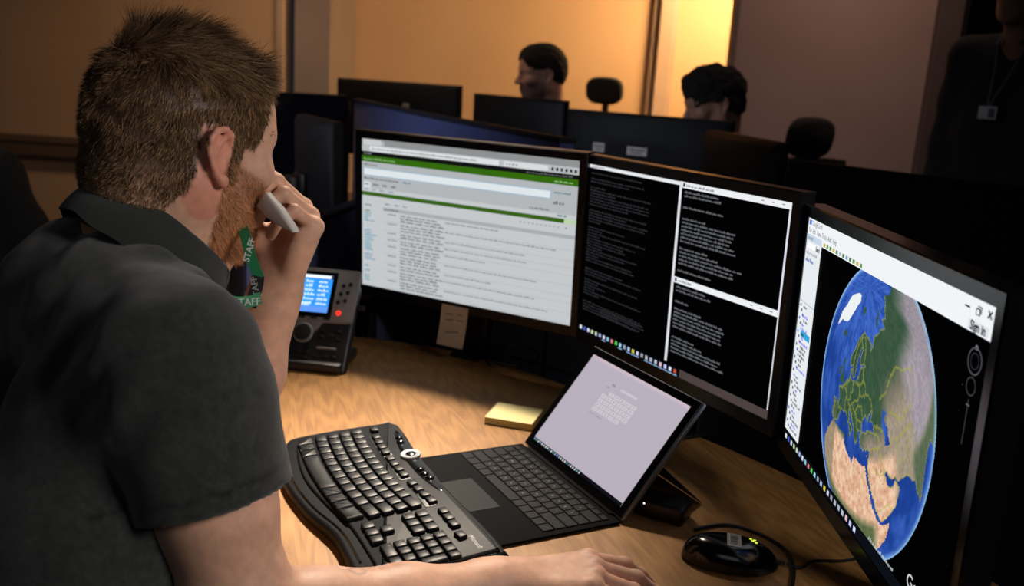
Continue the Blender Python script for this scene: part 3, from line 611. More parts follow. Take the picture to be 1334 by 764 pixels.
# kickstand: hinged plate on the back
hz = TL @ Vector((0, .095, -.0085)); kb = MB(); top = np.array(hz); foot = np.array([0, top[1]+.085, .002]); d_ = foot-top; ln = np.linalg.norm(d_); d_ /= ln; nn = np.cross([1, 0, 0], d_)
kb.box((0, ln/2, 0), (.27, ln, .0015), frame(top, (1, 0, 0), d_, nn), r=.0006, seg=1); kb.build('kickstand', SILVM, root)
MB().lathe([(.004, 0), (.0038, .0006), (.0001, .0008)], 14, TL @ TR(.0, TH-.0065, .0006)).build('camera_lens', GLOSSB, root)
cv = root
COVER = mat('cover_fabric', '08080a', .9, spec=.1, bump=(1200, .12)); CK = mat('cover_key', '0a0a0c', .7, spec=.15)
MB().box((0, -.107, .0032), (.295, .210, .0045), r=.0018).build('keyboard_cover', COVER, root)
MB().box((0, .0, .0045), (.25, .012, .006), r=.002).build('hinge_strip', COVER, root)
MB().box((0, -.168, .0057), (.100, .055, .0006), r=.0002, seg=1).build('touchpad', mat('touchpad_surface', '121315', .7, spec=.15), root)
def ck(x, y, w, d, lg=None, nm='key'):
    MB().box((x, y, .0064), (w-.0017, d-.0017, .0016), r=.0007, seg=1).build(nm, CK, root)
    if lg: LEG.text(lg, .0042, TR(x, y, .0074), align='CENTER')
y = -.020
for k in range(16): ck(-.138+.0086+k*.01725, y, .01725, .0115, nm='function_key')
for txt, n0_, l0, l1 in (('`1234567890-=', 0, 0, 1.9), ('QWERTYUIOP[]', 0, 1.5, 1.4), ('ASDFGHJKL;\'', 0, 1.8, 2.1), ('ZXCVBNM,./', 0, 2.3, 2.6)):
    y -= .0188 if txt[0] != '`' else .0155
    p_ = .276/(len(txt)+l0+l1); x = -.138
    if l0: ck(x+l0*p_/2, y, l0*p_, .0188); x += l0*p_
    for ch in txt: ck(x+p_/2, y, p_, .0188, ch); x += p_
    ck(x+l1*p_/2, y, l1*p_, .0188)
y -= .0188; x = -.138
for w in (1.2, 1.2, 1.2, 1.2): ck(x+w*.0184/2, y, w*.0184, .0188); x += w*.0184
ck(x+.045, y, .09, .0188, nm='space_bar'); x += .09
w_ = (.138-x)/5
for k in range(5): ck(x+w_/2, y, w_, .0188 if k not in (3,) else .0188); x += w_
LEG.build('key_legends', mat('white_legend', '8a8d92', .6), root, smooth=False)
# small power adapter lying behind the tablet
p = onz(862, 672, DZ); root = empty('power_adapter', tuple(p), -.5, label='small black power adapter with a pin light behind the tablet', cat='power adapter')
MB().box((0, 0, .014), (.075, .045, .028), r=.006, seg=3).build('body', BLACKP, root)
G = emit('white_light', 2); b = MB(); b.box((-.02, -.0226, .022), (.002, .001, .002), col='ffffff'); b.build('indicator_light', G, root)
MB().box((.0, -.0225, .008), (.03, .0012, .0015)).build('seam', METAL, root)

# ------------------------------------------------------------------ mouse
root = empty('computer_mouse', (.303, 1.083, DZ), -.10, label='glossy black oval mouse with a white barcode sticker in front of the right monitor', cat='mouse')
def mshape(a, t_):
    th = 2*PI*a; z = math.sin(t_*PI/2); r = math.cos(t_*PI/2)**.55 if t_ < 1 else 0
    x = .062*r*math.cos(th); y = .036*r*math.sin(th)*(1+.10*math.cos(th)); return (x, y, .003+.030*z*(1-.18*(x/.062))+.0)
b = MB(); b.grid(40, 14, mshape, closeu=True); b.add([mshape(k/40, 0) for k in range(40)], [tuple(reversed(range(40)))])
b.build('body', GLOSSB, root, ang=60)
msz = lambda x, y: .003+.030*(1-.18*(x/.062))*math.sqrt(max(0, 1-min(1, ((x/.062)**2+(y/.036)**2)**(1/1.1))**1.0))
def msurf(x, y, off):
    e = min(.999, math.hypot(x/.062, y/(.036*(1+.1*x/.062)))); r = e; tt = math.acos(min(1, r**(1/.55)))*2/PI; return (x, y, .003+.030*math.sin(tt*PI/2)*(1-.18*(x/.062))+off)
b = MB(); b.grid(8, 8, lambda a, c: msurf(-.008+.018*a+.004*c, -.018+.036*c, .0005)); b.build('barcode_sticker', mat('white_label', 'b9b6ae', .6), root)
b = MB()
for k in range(14):
    c0_ = .12+.055*k; w_ = random.choice((.014, .024, .034)); b.grid(2, 2, lambda a, c: msurf(-.004+.010*a+.004*(c0_+w_*c), -.018+.036*(c0_+w_*c), .0008))
b.build('barcode', INK, [c for c in root.children if c.name.startswith('barcode_sticker')][0], smooth=False)
b = MB()
for p_ in ((.026, .012), (.028, .007), (.031, .012), (.032, .004)): x, y, z = msurf(*p_, .0006); b.box((x, y, z), (.0035, .0022, .0008), r=.0003, seg=1, col='d8e84a')
b.build('indicator_light', emit('yellow_light', 1.3), root)
MB().tube([(.059, 0, .008), (.070, 0, .007)], [.0035, .0025], 10).build('strain_relief', BLACKP, root)
MB().box((.035, 0, .0268), (.014, .004, .004), r=.0015).build('scroll_wheel', BLACKP, root)
def cable(name, pts, r, label, m=BLACKP, n=6):
    return tag(MB().tube([tuple(p) for p in smooth_poly(pts, n, False)], r, 8).build(name, m), label=label, cat='cable')
cz = DZ+.0028
def gp(x, y): p = onz(x, y, cz); return (p[0], p[1], cz)
q0 = TR(.303, 1.083, DZ) @ Matrix.Rotation(-.10, 4, 'Z') @ Vector((.072, 0, .007))
cable('mouse_cable', [tuple(q0), (q0[0]+.02, q0[1]-.002, cz+.001), gp(1060, 731), gp(1100, 731), gp(1135, 722), gp(1160, 700)], .0018, 'thin black cable leaving the mouse towards the right monitor')
cable('power_cable', [gp(905, 690), gp(945, 684), gp(985, 694), gp(1020, 714), gp(1034, 740), gp(1028, 775), gp(1000, 800)], .0024, 'black cable curving over the desk from the adapter around the mouse')
loop = [(gp(668+34*math.cos(q), 468+16*math.sin(q))[0], gp(668+34*math.cos(q), 468+16*math.sin(q))[1], cz+.0012*k) for k, q in enumerate(np.linspace(2.6, 9.6, 14))]
cable('display_cable', loop+[(.16, 1.80, cz)], .0026, 'coiled black cable on the desk under the web page monitor')
# ------------------------------------------------------------------ desk phone
p = onz(405, 486, DZ)
root = empty('desk_phone', (p[0]-.029, p[1]+.06, DZ), -.10, label='grey and black office desk phone with a lit blue screen and red light', cat='telephone')
PT = math.radians(57)
PF = TR(0, -.05, .012) @ Matrix(((1, 0, 0, 0), (0, math.cos(PT), -math.sin(PT), 0), (0, math.sin(PT), math.cos(PT), 0), (0, 0, 0, 1)))   # x right, y up the face, z out
PG = mat('phone_dark_grey', '1b1c20', .4); PS = mat('phone_silver', '6e6c6c', .5, metal=.1); BTN = mat('phone_button', '17181a', .8, spec=.2)
MB().box((0, .085, -.012), (.205, .19, .026), PF, r=.007, seg=3).build('body', PG, root)
MB().box((0, .005, .012), (.19, .13, .02), r=.006).build('foot', PG, root)
b = MB(); b.box((0, .03, .055), (.12, .03, .10), r=.008); b.build('stand', PG, root)
o_ = ccw([(-.056, .088), (-.02, .088), (-.014, .074), (-.002, .066), (.012, .065), (.026, .070), (.034, .080), (.038, .088), (.045, .091), (.092, .092), (.098, .094), (.101, .100), (.103, .20), (.101, .206), (.096, .208), (-.050, .208), (-.056, .204)])
MB().prism(o_, -.002, .007, PF, inset=.0025).build('screen_housing', PS, root)
MB().box((.008, .150, .0075), (.096, .098, .003), PF, r=.001).build('screen_frame', GLOSSB, root)
S = Scr(PF @ TR(-.033, .192, .0093), .080, .082)
S.q(0, 0, 1, 1, '2f8ff0', 1); S.q(0, 0, 1, .11, '30343c', 2); S.q(.25, .02, .95, .10, 'e6eefa', 3)
for k in range(6):
    S.q(0, .11+.12*k, .5, .23+.12*k, '2f9cf4', 2); S.words(.32 if k < 5 else .1, .19+.115*k, .62, .07, 'd8ecff', 4, .06, .12, .01); S.words(.66, .19+.115*k, .95, .07, 'd8ecff', 4, .06, .12, .01)
S.q(0, .84, 1, 1, '5a90e8', 3); S.q(0, .74, .5, .84, 'b8dcf8', 2)
S.b.build('display', emit('phone_display_light', 1.25), root, smooth=False)
for k in range(3):
    for c_ in range(2): MB().lathe([(.0042, 0), (.004, .002), (.0001, .0024)], 14, PF @ TR(.071+.014*c_-.003*k, .172-.018*k+.004*c_, .007)).build('line_button', BTN, root)
RB = emit('red_light', 1.6); b = MB(); b.lathe([(.0055, 0), (.005, .002), (.0001, .0028)], 16, PF @ TR(.070, .113, .007)); b.c = ['ff3326']*len(b.f); o = b.build('lit_button', RB, root); o['label'] = 'red lit round button'
for k in range(4): MB().box((-.03+.026*k, .099, .0078), (.014, .005, .003), PF, r=.001, seg=1).build('soft_key', BTN, root)
MB().lathe([(.021, 0), (.021, .004), (.019, .006), (.0001, .006)], 28, PF @ TR(.005, .066, .004)).build('navigation_ring', PS, root)
MB().lathe([(.0175, 0), (.017, .0075), (.008, .009), (.0001, .009)], 28, PF @ TR(.005, .066, .004)).build('navigation_pad', BTN, root)
for u, v in ((.045, .074), (.078, .074), (.045, .060), (.062, .065), (.078, .058)): MB().box((u, v, .003), (.012, .007, .005), PF, r=.002).build('feature_button', BTN, root)
MB().box((.058, .038, .003), (.042, .005, .004), PF, r=.0018).build('volume_bar', PS, root)
for r_ in range(4):
    for c_ in range(3): MB().box((-.022+.020*c_, .040-.0125*r_, .0025), (.013, .008, .005), PF, r=.002).build('number_key', BTN, root)
for c_ in range(3): MB().box((.040+.018*c_, .020, .0025), (.012, .008, .005), PF, r=.002).build('feature_button', BTN, root)
b = MB(); b.tube([(-.080, .012, .018), (-.080, .03, .030), (-.080, .10, .034), (-.080, .165, .030), (-.080, .185, .018)], [.016, .018, .013, .018, .016], 14, PF); b.build('handset', PG, root)
MB().lathe([(.006, -.004), (.006, .008), (.005, .010), (.0001, .010)], 14, TR(.108, .03, .118) @ Matrix.Rotation(PI/2, 4, 'Y')).build('side_knob', BTN, root)
# ------------------------------------------------------------------ monitors of the desks beyond, seen from the back
WL = mat('white_label_paper', 'd8d2cc', .7); LN_ = mat('label_print', '4a4644', .7)
FARB = mat('far_monitor_plastic', '0a0a0d', .6, spec=.25)
def back_monitor(TLp, TRp, label, labels, h=.34, tilt=.02, group=None):
    """seen from behind: the picture's left top corner is TLp, right top corner TRp (world points)"""
    A, B = np.array(TLp), np.array(TRp); w = math.hypot(*(B-A)[:2]); zt = (A[2]+B[2])/2
    u = (A-B)/w; yaw = math.atan2(u[1], u[0]); pos = ((A[0]+B[0])/2, (A[1]+B[1])/2, zt-h/2)
    r, S_, L, c = monitor('monitor', pos, yaw, tilt, label, W=w-.034, H=h-.036, base_z=.73, group=None)
    c.data.materials.clear(); c.data.materials.append(FARB)
    S_.q(0, 0, 1, 1, '20242c', 1); S_.q(.02, .05, .6, .9, '8a8f98', 2); S_.b.build('display', SCREEN, r, smooth=False)
    for (px_, py_, lw, lh) in labels:      # stickers on the back, position as fractions from the picture's left and top
        q_ = max(abs(px_-.5), abs(py_-.5))*2; zd = .056 if q_ < .35 else .056-.004*(q_-.35)/.23 if q_ < .58 else .052-.018*(q_-.58)/.35 if q_ < .93 else .030
        M = L @ TR((.5-px_)*w, (.5-py_)*h, -zd-.003) @ Matrix.Rotation(PI, 4, 'Y')
        bb = MB().box((0, 0, -.004), (lw, lh, .012), M); so = bb.build('sticker', WL, r, smooth=False)
        MB().box((0, lh*.15, .0022), (lw*.8, lh*.16, .0004), M).box((0, -lh*.2, .0022), (lw*.6, lh*.14, .0004), M).build('sticker_print', LN_, so, smooth=False)
    return r
back_monitor(at(444, 96, 4.25), at(603, 117, 4.0), 'black monitor back standing highest beyond the navy divider, left of the others', [(.86-.25, .30, .03, .02), (.30, .32, .02, .015)])
back_monitor(at(624, 117, 3.75), at(742, 136, 3.35), 'black monitor back in front of the dark haired person\'s face with two stickers', [(.42, .38, .045, .028), (.62, .40, .04, .03)])
back_monitor(at(744, 137, 3.3), at(958, 163, 2.95), 'wide black monitor back with two white stickers left of the person with wavy hair', [(.26, .36, .045, .03), (.50, .36, .075, .028)])
back_monitor(at(932, 165, 2.75), at(1028, 191, 2.25), 'black monitor back turned sideways below the person with wavy hair', [])
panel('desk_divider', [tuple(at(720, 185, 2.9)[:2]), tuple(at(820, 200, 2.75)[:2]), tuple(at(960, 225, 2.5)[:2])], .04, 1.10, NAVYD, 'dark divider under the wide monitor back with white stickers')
# the far desks that carry them
FD = mat('far_desk_top', '5a4634', .6, noise=(6, '50402f'))
def far_desk(pts, label):
    t = empty('office_desk', (0, 0, 0), label=label, cat='desk'); P = ccw(pts)
    MB().prism(P, .705, .73).build('desktop', FD, t)
    c = np.mean(np.array(P), 0)
    for q in P: q2 = c+(np.array(q)-c)*.86; MB().box((q2[0], q2[1], .3525), (.05, .05, .705), r=.004).build('leg', METAL, t)
far_desk([(-1.0, 4.06), (-.16, 3.78), (-.16, 4.35), (-1.0, 4.6)], 'desk beyond the divider carrying the highest monitor back')
far_desk([(-.04, 3.05), (.62, 3.15), (1.15, 2.60), (1.35, 2.9), (1.1, 3.25), (.3, 3.50), (.0, 3.50)], 'desk carrying the monitor backs with white stickers')
# dark cupboard-high divider at the right
panel('desk_divider', [tuple(at(1035, 200, 2.2)[:2]), tuple(at(1180, 212, 2.0)[:2]), tuple(at(1420, 235, 1.75)[:2])], .04, 1.175, fabric('charcoal_fabric', '0e0f16', '0b0c12'), 'charcoal divider to the right running off below the standing person')
# dark monitor seen side-on behind the man's hand
A, B = at(398, 147, 2.75), at(447, 160, 2.45)
r_ = back_monitor(A, B, 'dark narrow monitor seen at an angle between the man\'s face and the web page monitor', [], h=.33)
tb = empty('side_table', (float((A[0]+B[0])/2), float((A[1]+B[1])/2)+.02, 0), label='dark side table under the narrow monitor seen at an angle', cat='table')
MB().box((0, 0, .7175), (.44, .42, .025), r=.004).build('tabletop', FD, tb)
for sx in (-1, 1):
    for sy in (-1, 1): MB().box((sx*.19, sy*.17, .3525), (.035, .035, .705), r=.003).build('leg', METAL, tb)
# ------------------------------------------------------------------ office chairs
CH = fabric('chair_fabric', '120f12', '0d0b0e'); CHP = mat('chair_plastic', '0c0c0d', .5)
def office_chair(x, y, rz, label, head=True, backh=.52, group=None, head_z=1.30, hw=1.0):
    t = empty('office_chair', (x, y, 0), rz, label=label, cat='chair', group=group)      # faces local +y
    MB().box((0, .02, .45), (.50, .48, .09), r=.035, seg=4).build('seat', CH, t)
    b = MB()
    b.grid(12, 12, lambda a, c: ((a-.5)*.44*(1-.15*c*c), -.25-.05*c-.04*math.cos((a-.5)*2.4)+.02, .56+backh*c)); b.grid(12, 12, lambda a, c: ((.5-a)*.44*(1-.15*c*c), -.285-.05*c-.04*math.cos((a-.5)*2.4)-.03*math.sin(PI*c), .56+backh*c))
    b.build('backrest', CH, t)
    MB().tube([(0, -.12, .40), (0, -.28, .42), (0, -.33, .55), (0, -.36, .95), (0, -.38, head_z-.10 if head else 1.0)], .02, 8).build('back_bar', CHP, t)
    if head:
        hr = [(math.copysign(abs(math.cos(a))**.62, math.cos(a))*.105*hw, math.copysign(abs(math.sin(a))**.72, math.sin(a))*.073*hw) for a in np.linspace(0, 2*PI, 40, endpoint=False)]
        HM = TR(0, -.335, head_z-.075*hw) @ Matrix.Rotation(PI/2-.15, 4, 'X'); MB().prism(hr, 0, .03, HM, inset=.018).prism(hr, 0, .03, HM @ Matrix.Rotation(PI, 4, 'Y'), inset=.018).build('headrest', CH, t, ang=80)
    for s in (-1, 1):
        MB().tube([(s*.25, 0, .43), (s*.29, 0, .50), (s*.29, -.02, .66)], .016, 8).box((s*.29, .0, .67), (.07, .26, .03), r=.012).build('armrest', CHP, t)
    MB().tube([(0, 0, .08), (0, 0, .42)], .028, 12).build('gas_lift', METAL, t)
    for k in range(5):
        a = 2*PI*k/5+.3; c_, s_ = math.cos(a), math.sin(a)
        MB().tube([(.02*c_, .02*s_, .11), (.29*c_, .29*s_, .075)], [.024, .016], 8).build('foot', CHP, t); ft = [c for c in t.children if c.name.startswith('foot')][-1]
        MB().lathe([(.001, -.012), (.026, -.012), (.028, 0), (.026, .012), (.001, .012)], 14, TR(.29*c_, .29*s_, .028) @ Matrix.Rotation(a, 4, 'Z') @ Matrix.Rotation(PI/2, 4, 'X')).build('caster', CHP, ft)
    return t
def chair_for(px_, py_, d, rz, label, **k):       # the headrest's top centre is seen at this pixel, d metres away
    q = at(px_, py_, d); off = Matrix.Rotation(rz, 3, 'Z') @ Vector((0, -.335, 0)); return office_chair(q[0]-off[0], q[1]-off[1], rz, label, head_z=q[2], **k)
chair_for(789, 100, 5.0, 2.75, 'empty office chair with headrest between the two people beyond the monitors', hw=1.0)
chair_for(1059, 152, 3.75, -2.6, 'empty office chair with wide headrest in front of the plum wall', hw=1.15)
# ------------------------------------------------------------------ smooth implicit surfaces for bodies and clothes
A3 = lambda *v: np.array(v, float)
class Prim:
    def __init__(s, f, c, r, k, op): s.f, s.c, s.r, s.k, s.op = f, np.array(c, float), r, k, op
class Field:
    """a body as a smooth union of tapered limbs and ellipsoids"""
    def __init__(s): s.p = []
    def cone(s, a, b, ra, rb, k=.012, op=1):
        a, b = np.array(a, float), np.array(b, float); d = b-a; l2 = d@d+1e-12
        def f(P):
            t = np.clip(((P-a)@d)/l2, 0, 1); return np.linalg.norm(P-a-t[..., None]*d, axis=-1)-(ra+(rb-ra)*t)
        s.p.append(Prim(f, (a+b)/2, np.sqrt(l2)/2+max(ra, rb), k, op)); return s
    def chain(s, P, R, k=.012, op=1):
        for i in range(len(P)-1): s.cone(P[i], P[i+1], R[i], R[i+1], k, op)
        return s
    def ell(s, c, r, ax=None, k=.012, op=1):
        c, r = np.array(c, float), np.array(r, float); ax = np.eye(3) if ax is None else np.array(ax)
        def f(P):
            q = (P-c) @ ax.T; k0 = np.linalg.norm(q/r, axis=-1); k1 = np.linalg.norm(q/(r*r), axis=-1)+1e-9; return k0*(k0-1)/k1
        s.p.append(Prim(f, c, r.max(), k, op)); return s
    def ev(s, P, blocks=None):
        """P (nb, ns, 3)"""
        d = np.full(P.shape[:2], .2, np.float32); c = P.mean(1); br = np.linalg.norm(P[:, 0]-c, axis=1).max() if P.shape[1] > 1 else 0
        for p in s.p:
            ix = np.nonzero(np.linalg.norm(c-p.c, axis=1) < p.r+br+.03+p.k)[0]
            if not len(ix): continue
            a = p.f(P[ix]); b = d[ix]; k = p.k
            if p.op == 1: h = np.maximum(k-np.abs(a-b), 0)/k; d[ix] = np.minimum(a, b)-h*h*k*.25
            elif p.op == -1: h = np.maximum(k-np.abs(-a-b), 0)/k; d[ix] = np.maximum(-a, b)+h*h*k*.25
        return d
    def cut(s, o, n, k=.004):
        """remove everything on the side n points to"""
        o, n = np.array(o, float), np.array(n, float)/np.linalg.norm(n); s.p.append(Prim(lambda P: -((P-o)@n), o, 9, k, -1)); s.p[-1].f = lambda P: -((P-o)@n); return s
def surface(F, lo, hi, h, post=None, newton=2):
    """sparse surface nets, then projection onto the surface"""
    ev = F.ev if post is None else (lambda P: post(P, F.ev(P)))
    B = 8; lo = np.array(lo, float); nb = np.ceil((np.array(hi)-lo)/(B*h)).astype(int)
    gi = np.stack(np.meshgrid(*[np.arange(n) for n in nb], indexing='ij'), -1).reshape(-1, 3)
    cen = (lo+(gi+.5)*B*h)[:, None, :]; d0 = np.concatenate([ev(cen[i:i+4000].astype(np.float64)) for i in range(0, len(cen), 4000)])[:, 0]
    gi = gi[np.abs(d0) < B*h*1.1+.02]
    loc = np.stack(np.meshgrid(*[np.arange(B+1)]*3, indexing='ij'), -1).reshape(-1, 3)
    VI = []; VP = []; ED = []
    dims = nb*B+2; hsh = lambda q: (q[..., 0]*dims[1]+q[..., 1])*dims[2]+q[..., 2]
    for s0 in range(0, len(gi), 700):
        g = gi[s0:s0+700]; G = g[:, None, :]*B+loc[None]; d = ev(lo+G*h).reshape(len(g), B+1, B+1, B+1)
        keep = (d.min((1, 2, 3)) < 0) & (d.max((1, 2, 3)) > 0); d = d[keep]; g = g[keep]
        if not len(g): continue
        acc = np.zeros((len(g), B, B, B, 3)); cnt = np.zeros((len(g), B, B, B))
        co = [(i, j, k) for i in (0, 1) for j in (0, 1) for k in (0, 1)]
        sl = lambda c: d[:, c[0]:c[0]+B, c[1]:c[1]+B, c[2]:c[2]+B]
        for a in co:
            for ax in range(3):
                if a[ax]: continue
                b = list(a); b[ax] = 1; da, db = sl(a), sl(b); m = (da < 0) != (db < 0); t = np.where(m, da/(da-db+1e-20), 0)
                for q in range(3): acc[..., q] += np.where(m, a[q]+(t if q == ax else 0), 0)
                cnt += m
        m = cnt > 0; bi, x, y, z = np.nonzero(m); base = g[bi]*B+np.stack([x, y, z], 1)
        VI.append(hsh(base+1)); VP.append(lo+(base+acc[m]/cnt[m][:, None])*h)
        for ax in range(3):
            b = [0, 0, 0]; b[ax] = 1; da, db = sl((0, 0, 0)), sl(b); m = (da < 0) != (db < 0); bi, x, y, z = np.nonzero(m)
            ED.append((g[bi]*B+np.stack([x, y, z], 1), np.full(len(bi), ax), da[m] < 0))
    VI = np.concatenate(VI); VP = np.concatenate(VP); o = np.argsort(VI); VI = VI[o]; VP = VP[o]
    E0 = np.concatenate([e[0] for e in ED]); EA = np.concatenate([e[1] for e in ED]); ES = np.concatenate([e[2] for e in ED]); FQ = []
    for ax in range(3):
        m = EA == ax; q = E0[m]; sgn = ES[m]; u, v = np.eye(3, dtype=int)[(ax+1) % 3], np.eye(3, dtype=int)[(ax+2) % 3]
        c = [hsh(q+1), hsh(q-u+1), hsh(q-u-v+1), hsh(q-v+1)]; ids = [np.searchsorted(VI, x).clip(0, len(VI)-1) for x in c]
        ok = np.all([VI[i] == x for i, x in zip(ids, c)], 0); f = np.stack(ids, 1)[ok]; s_ = sgn[ok]; f[~s_] = f[~s_][:, ::-1]; FQ.append(f)
    Fq = np.concatenate(FQ); V = VP
    evp = lambda X: np.concatenate([ev(X[i:i+20000, None, :])[:, 0] for i in range(0, len(X), 20000)])
    e = h*.4
    for _ in range(newton):
        d = evp(V); g = np.stack([evp(V+e*np.eye(3)[i])-evp(V-e*np.eye(3)[i]) for i in range(3)], 1)/(2*e); V = V-np.clip(d, -h, h)[:, None]*g/np.maximum((g*g).sum(1), .3)[:, None]*.9
    return V, Fq
def mesh_np(name, V, F, m, parent, col=None, origin=(0, 0, 0)):
    me = bpy.data.meshes.new(name); V = V-np.array(origin)
    me.vertices.add(len(V)); me.vertices.foreach_set('co', V.astype(np.float32).ravel())
    n = F.shape[1]; me.loops.add(len(F)*n); me.loops.foreach_set('vertex_index', F.astype(np.int32).ravel()); me.polygons.add(len(F)); me.polygons.foreach_set('loop_start', np.arange(0, len(F)*n, n, dtype=np.int32))
    me.update(calc_edges=True); me.validate()
    if col is not None:
        a = me.color_attributes.new('Col', 'FLOAT_COLOR', 'POINT'); a.data.foreach_set('color', np.concatenate([col, np.ones((len(col), 1))], 1).astype(np.float32).ravel())
    return link_mesh(name, me, m, parent)
def n3(P, s, seed=0): return (vnoise(P[..., 0]*s+P[..., 2]*s*.37, P[..., 1]*s+P[..., 2]*s*.71, seed, 3)+vnoise(P[..., 2]*s+9, P[..., 0]*s*.6-P[..., 1]*s*.5, seed+4, 3))-1.0
SKIN = vcol('skin', .5, sss=.25, bump=(700, .12), noise=.10)
HAIRM = vcol('hair', .6, spec=.22)
def head_axes(yaw, pitch=0, roll=0):
    """yaw: facing, 0 = +y, positive to the right; pitch: chin down"""
    f = A3(math.sin(yaw), math.cos(yaw), 0); r = A3(math.cos(yaw), -math.sin(yaw), 0); u = A3(0, 0, 1)
    f2 = f*math.cos(pitch)-u*math.sin(pitch); u2 = u*math.cos(pitch)+f*math.sin(pitch)
    r3 = r*math.cos(roll)+u2*math.sin(roll); u3 = u2*math.cos(roll)-r*math.sin(roll)
    return f2, r3, u3
def add_head(F, O, ax, s=1.0, ears=True):
    f, r, u = ax; A = np.array([f, r, u]); p = lambda a, b, c: O+(a*f+b*r+c*u)*s
    el = lambda c, rr, k=.02, op=1: F.ell(p(*c), np.array(rr)*s, A, k*s, op)
    el((-.008, 0, .042), (.098, .077, .088)); el((.035, 0, .040), (.064, .064, .070), .03)
    el((-.045, 0, .005), (.055, .062, .06), .03)
    el((.042, 0, -.030), (.052, .056, .076), .03); el((.074, 0, -.045), (.032, .034, .034), .02)
    for q in (-1, 1):
        F.cone(p(.0, q*.058, -.04), p(.072, q*.018, -.085), .017*s, .018*s, .03*s)
        F.cone(p(.0, q*.060, .0), p(.0, q*.056, -.05), .016*s, .017*s, .03*s)
        F.cone(p(.088, q*.014, .034), p(.070, q*.050, .034), .011*s, .011*s, .015*s)
        el((.068, q*.046, -.008), (.022, .022, .02), .02)
        F.ell(p(.101, q*.031, .018), np.array((.015, .018, .012))*s, A, .012*s, -1)
        el((.082, q*.031, .017), (.0125, .0125, .0125), .002)
        F.ell(p(.108, q*.014, -.016), np.array((.011, .008, .008))*s, A, .006*s)
    el((.079, 0, -.090), (.020, .022, .018), .015)
    F.cone(p(.094, 0, .024), p(.120, 0, -.012), .007*s, .0115*s, .012*s)
    F.cone(p(.099, -.020, -.046), p(.099, .020, -.046), .0045*s, .0045*s, .004*s); F.cone(p(.103, -.008, -.044), p(.103, .008, -.044), .005*s, .005*s, .005*s)
    F.cone(p(.098, -.017, -.056), p(.098, .017, -.056), .0055*s, .0055*s, .005*s)
    if ears:
        for q in (-1, 1):
            # ear plane: long axis tilts back, rim flares outwards; a touch smaller than life-size coordinates
            def e(a, b, out=0): # a forward, b up in ear plane
                a, b = a*.9, b*.9
                return p(.002+a-.018*b/.03*.1, q*(.0775+(.013 if a < 0 else .013*max(0, 1-a/.012))*1.0+out), b)
            rim = [(.010, .004), (.012, .018), (.006, .029), (-.006, .034), (-.018, .030), (-.025, .018), (-.024, .003), (-.018, -.010), (-.010, -.020), (-.003, -.026)]
            F.chain([e(a, b, .003 if a < -.01 else 0) for a, b in rim], [.0028*s]+[.0036*s]*7+[.004*s, .005*s], .003*s)
            F.ell(e(-.001, -.027, .001), np.array((.0065, .0042, .0075))*s, A, .004*s)
            F.chain([e(-.003, .024, -.002), e(-.012, .014, -.001), e(-.014, .0, -.002), e(-.006, -.012, -.002)], [.003*s, .0035*s, .0035*s, .003*s], .004*s)
            F.cone(e(-.015, .022, -.005), e(-.012, -.014, -.006), .0045*s, .004*s, .006*s); F.cone(e(-.02, .02, -.003), e(-.018, -.004, -.004), .003*s, .003*s, .006*s)
            F.ell(e(.008, -.006, -.003), np.array((.0045, .004, .006))*s, A, .004*s)
            F.ell(e(-.001, -.002, -.002), np.array((.009, .008, .012))*s, A, .004*s, -1)
            F.cone(p(-.004, q*.066, .02), p(-.004, q*.066, -.015), .012*s, .010*s, .014*s)
def strands(name, roots, normals, dirs, lens, col, m, parent, w=.0004, seg=4, origin=(0, 0, 0), curl=.15, clump=.0, grav=.0):
    n = len(roots); side = np.cross(dirs, normals); side /= np.linalg.norm(side, axis=1)[:, None]+1e-9; up = np.cross(side, dirs); up /= np.linalg.norm(up, axis=1)[:, None]+1e-9
    Vs = []; rn = RNG.normal(size=(n, 3))*curl; pos = roots-normals*.001; d = dirs.copy(); 
    for k in range(seg+1):
        t = k/seg; ww = w*(1-t*.85)
        for q in range(3):
            a = 2*PI*q/3; Vs.append(pos+ww*(math.cos(a)*side+math.sin(a)*up))
        dd = d+rn*t+np.array([0, 0, -grav])*t; dd /= np.linalg.norm(dd, axis=1)[:, None]; pos = pos+dd*(lens/seg)[:, None]
    V = np.stack(Vs, 1); base = (np.arange(n)*(seg+1)*3)[:, None]; fs = []
    for k in range(seg):
        for q in range(3): a, b = k*3+q, k*3+(q+1) % 3; fs.append(np.concatenate([base+a, base+b, base+b+3, base+a+3], 1))
    Fq = np.stack(fs, 1).reshape(-1, 4); C = np.repeat(col[:, None, :], (seg+1)*3, 1).reshape(-1, 3)
    return mesh_np(name, V.reshape(-1, 3), Fq, m, parent, C, origin)
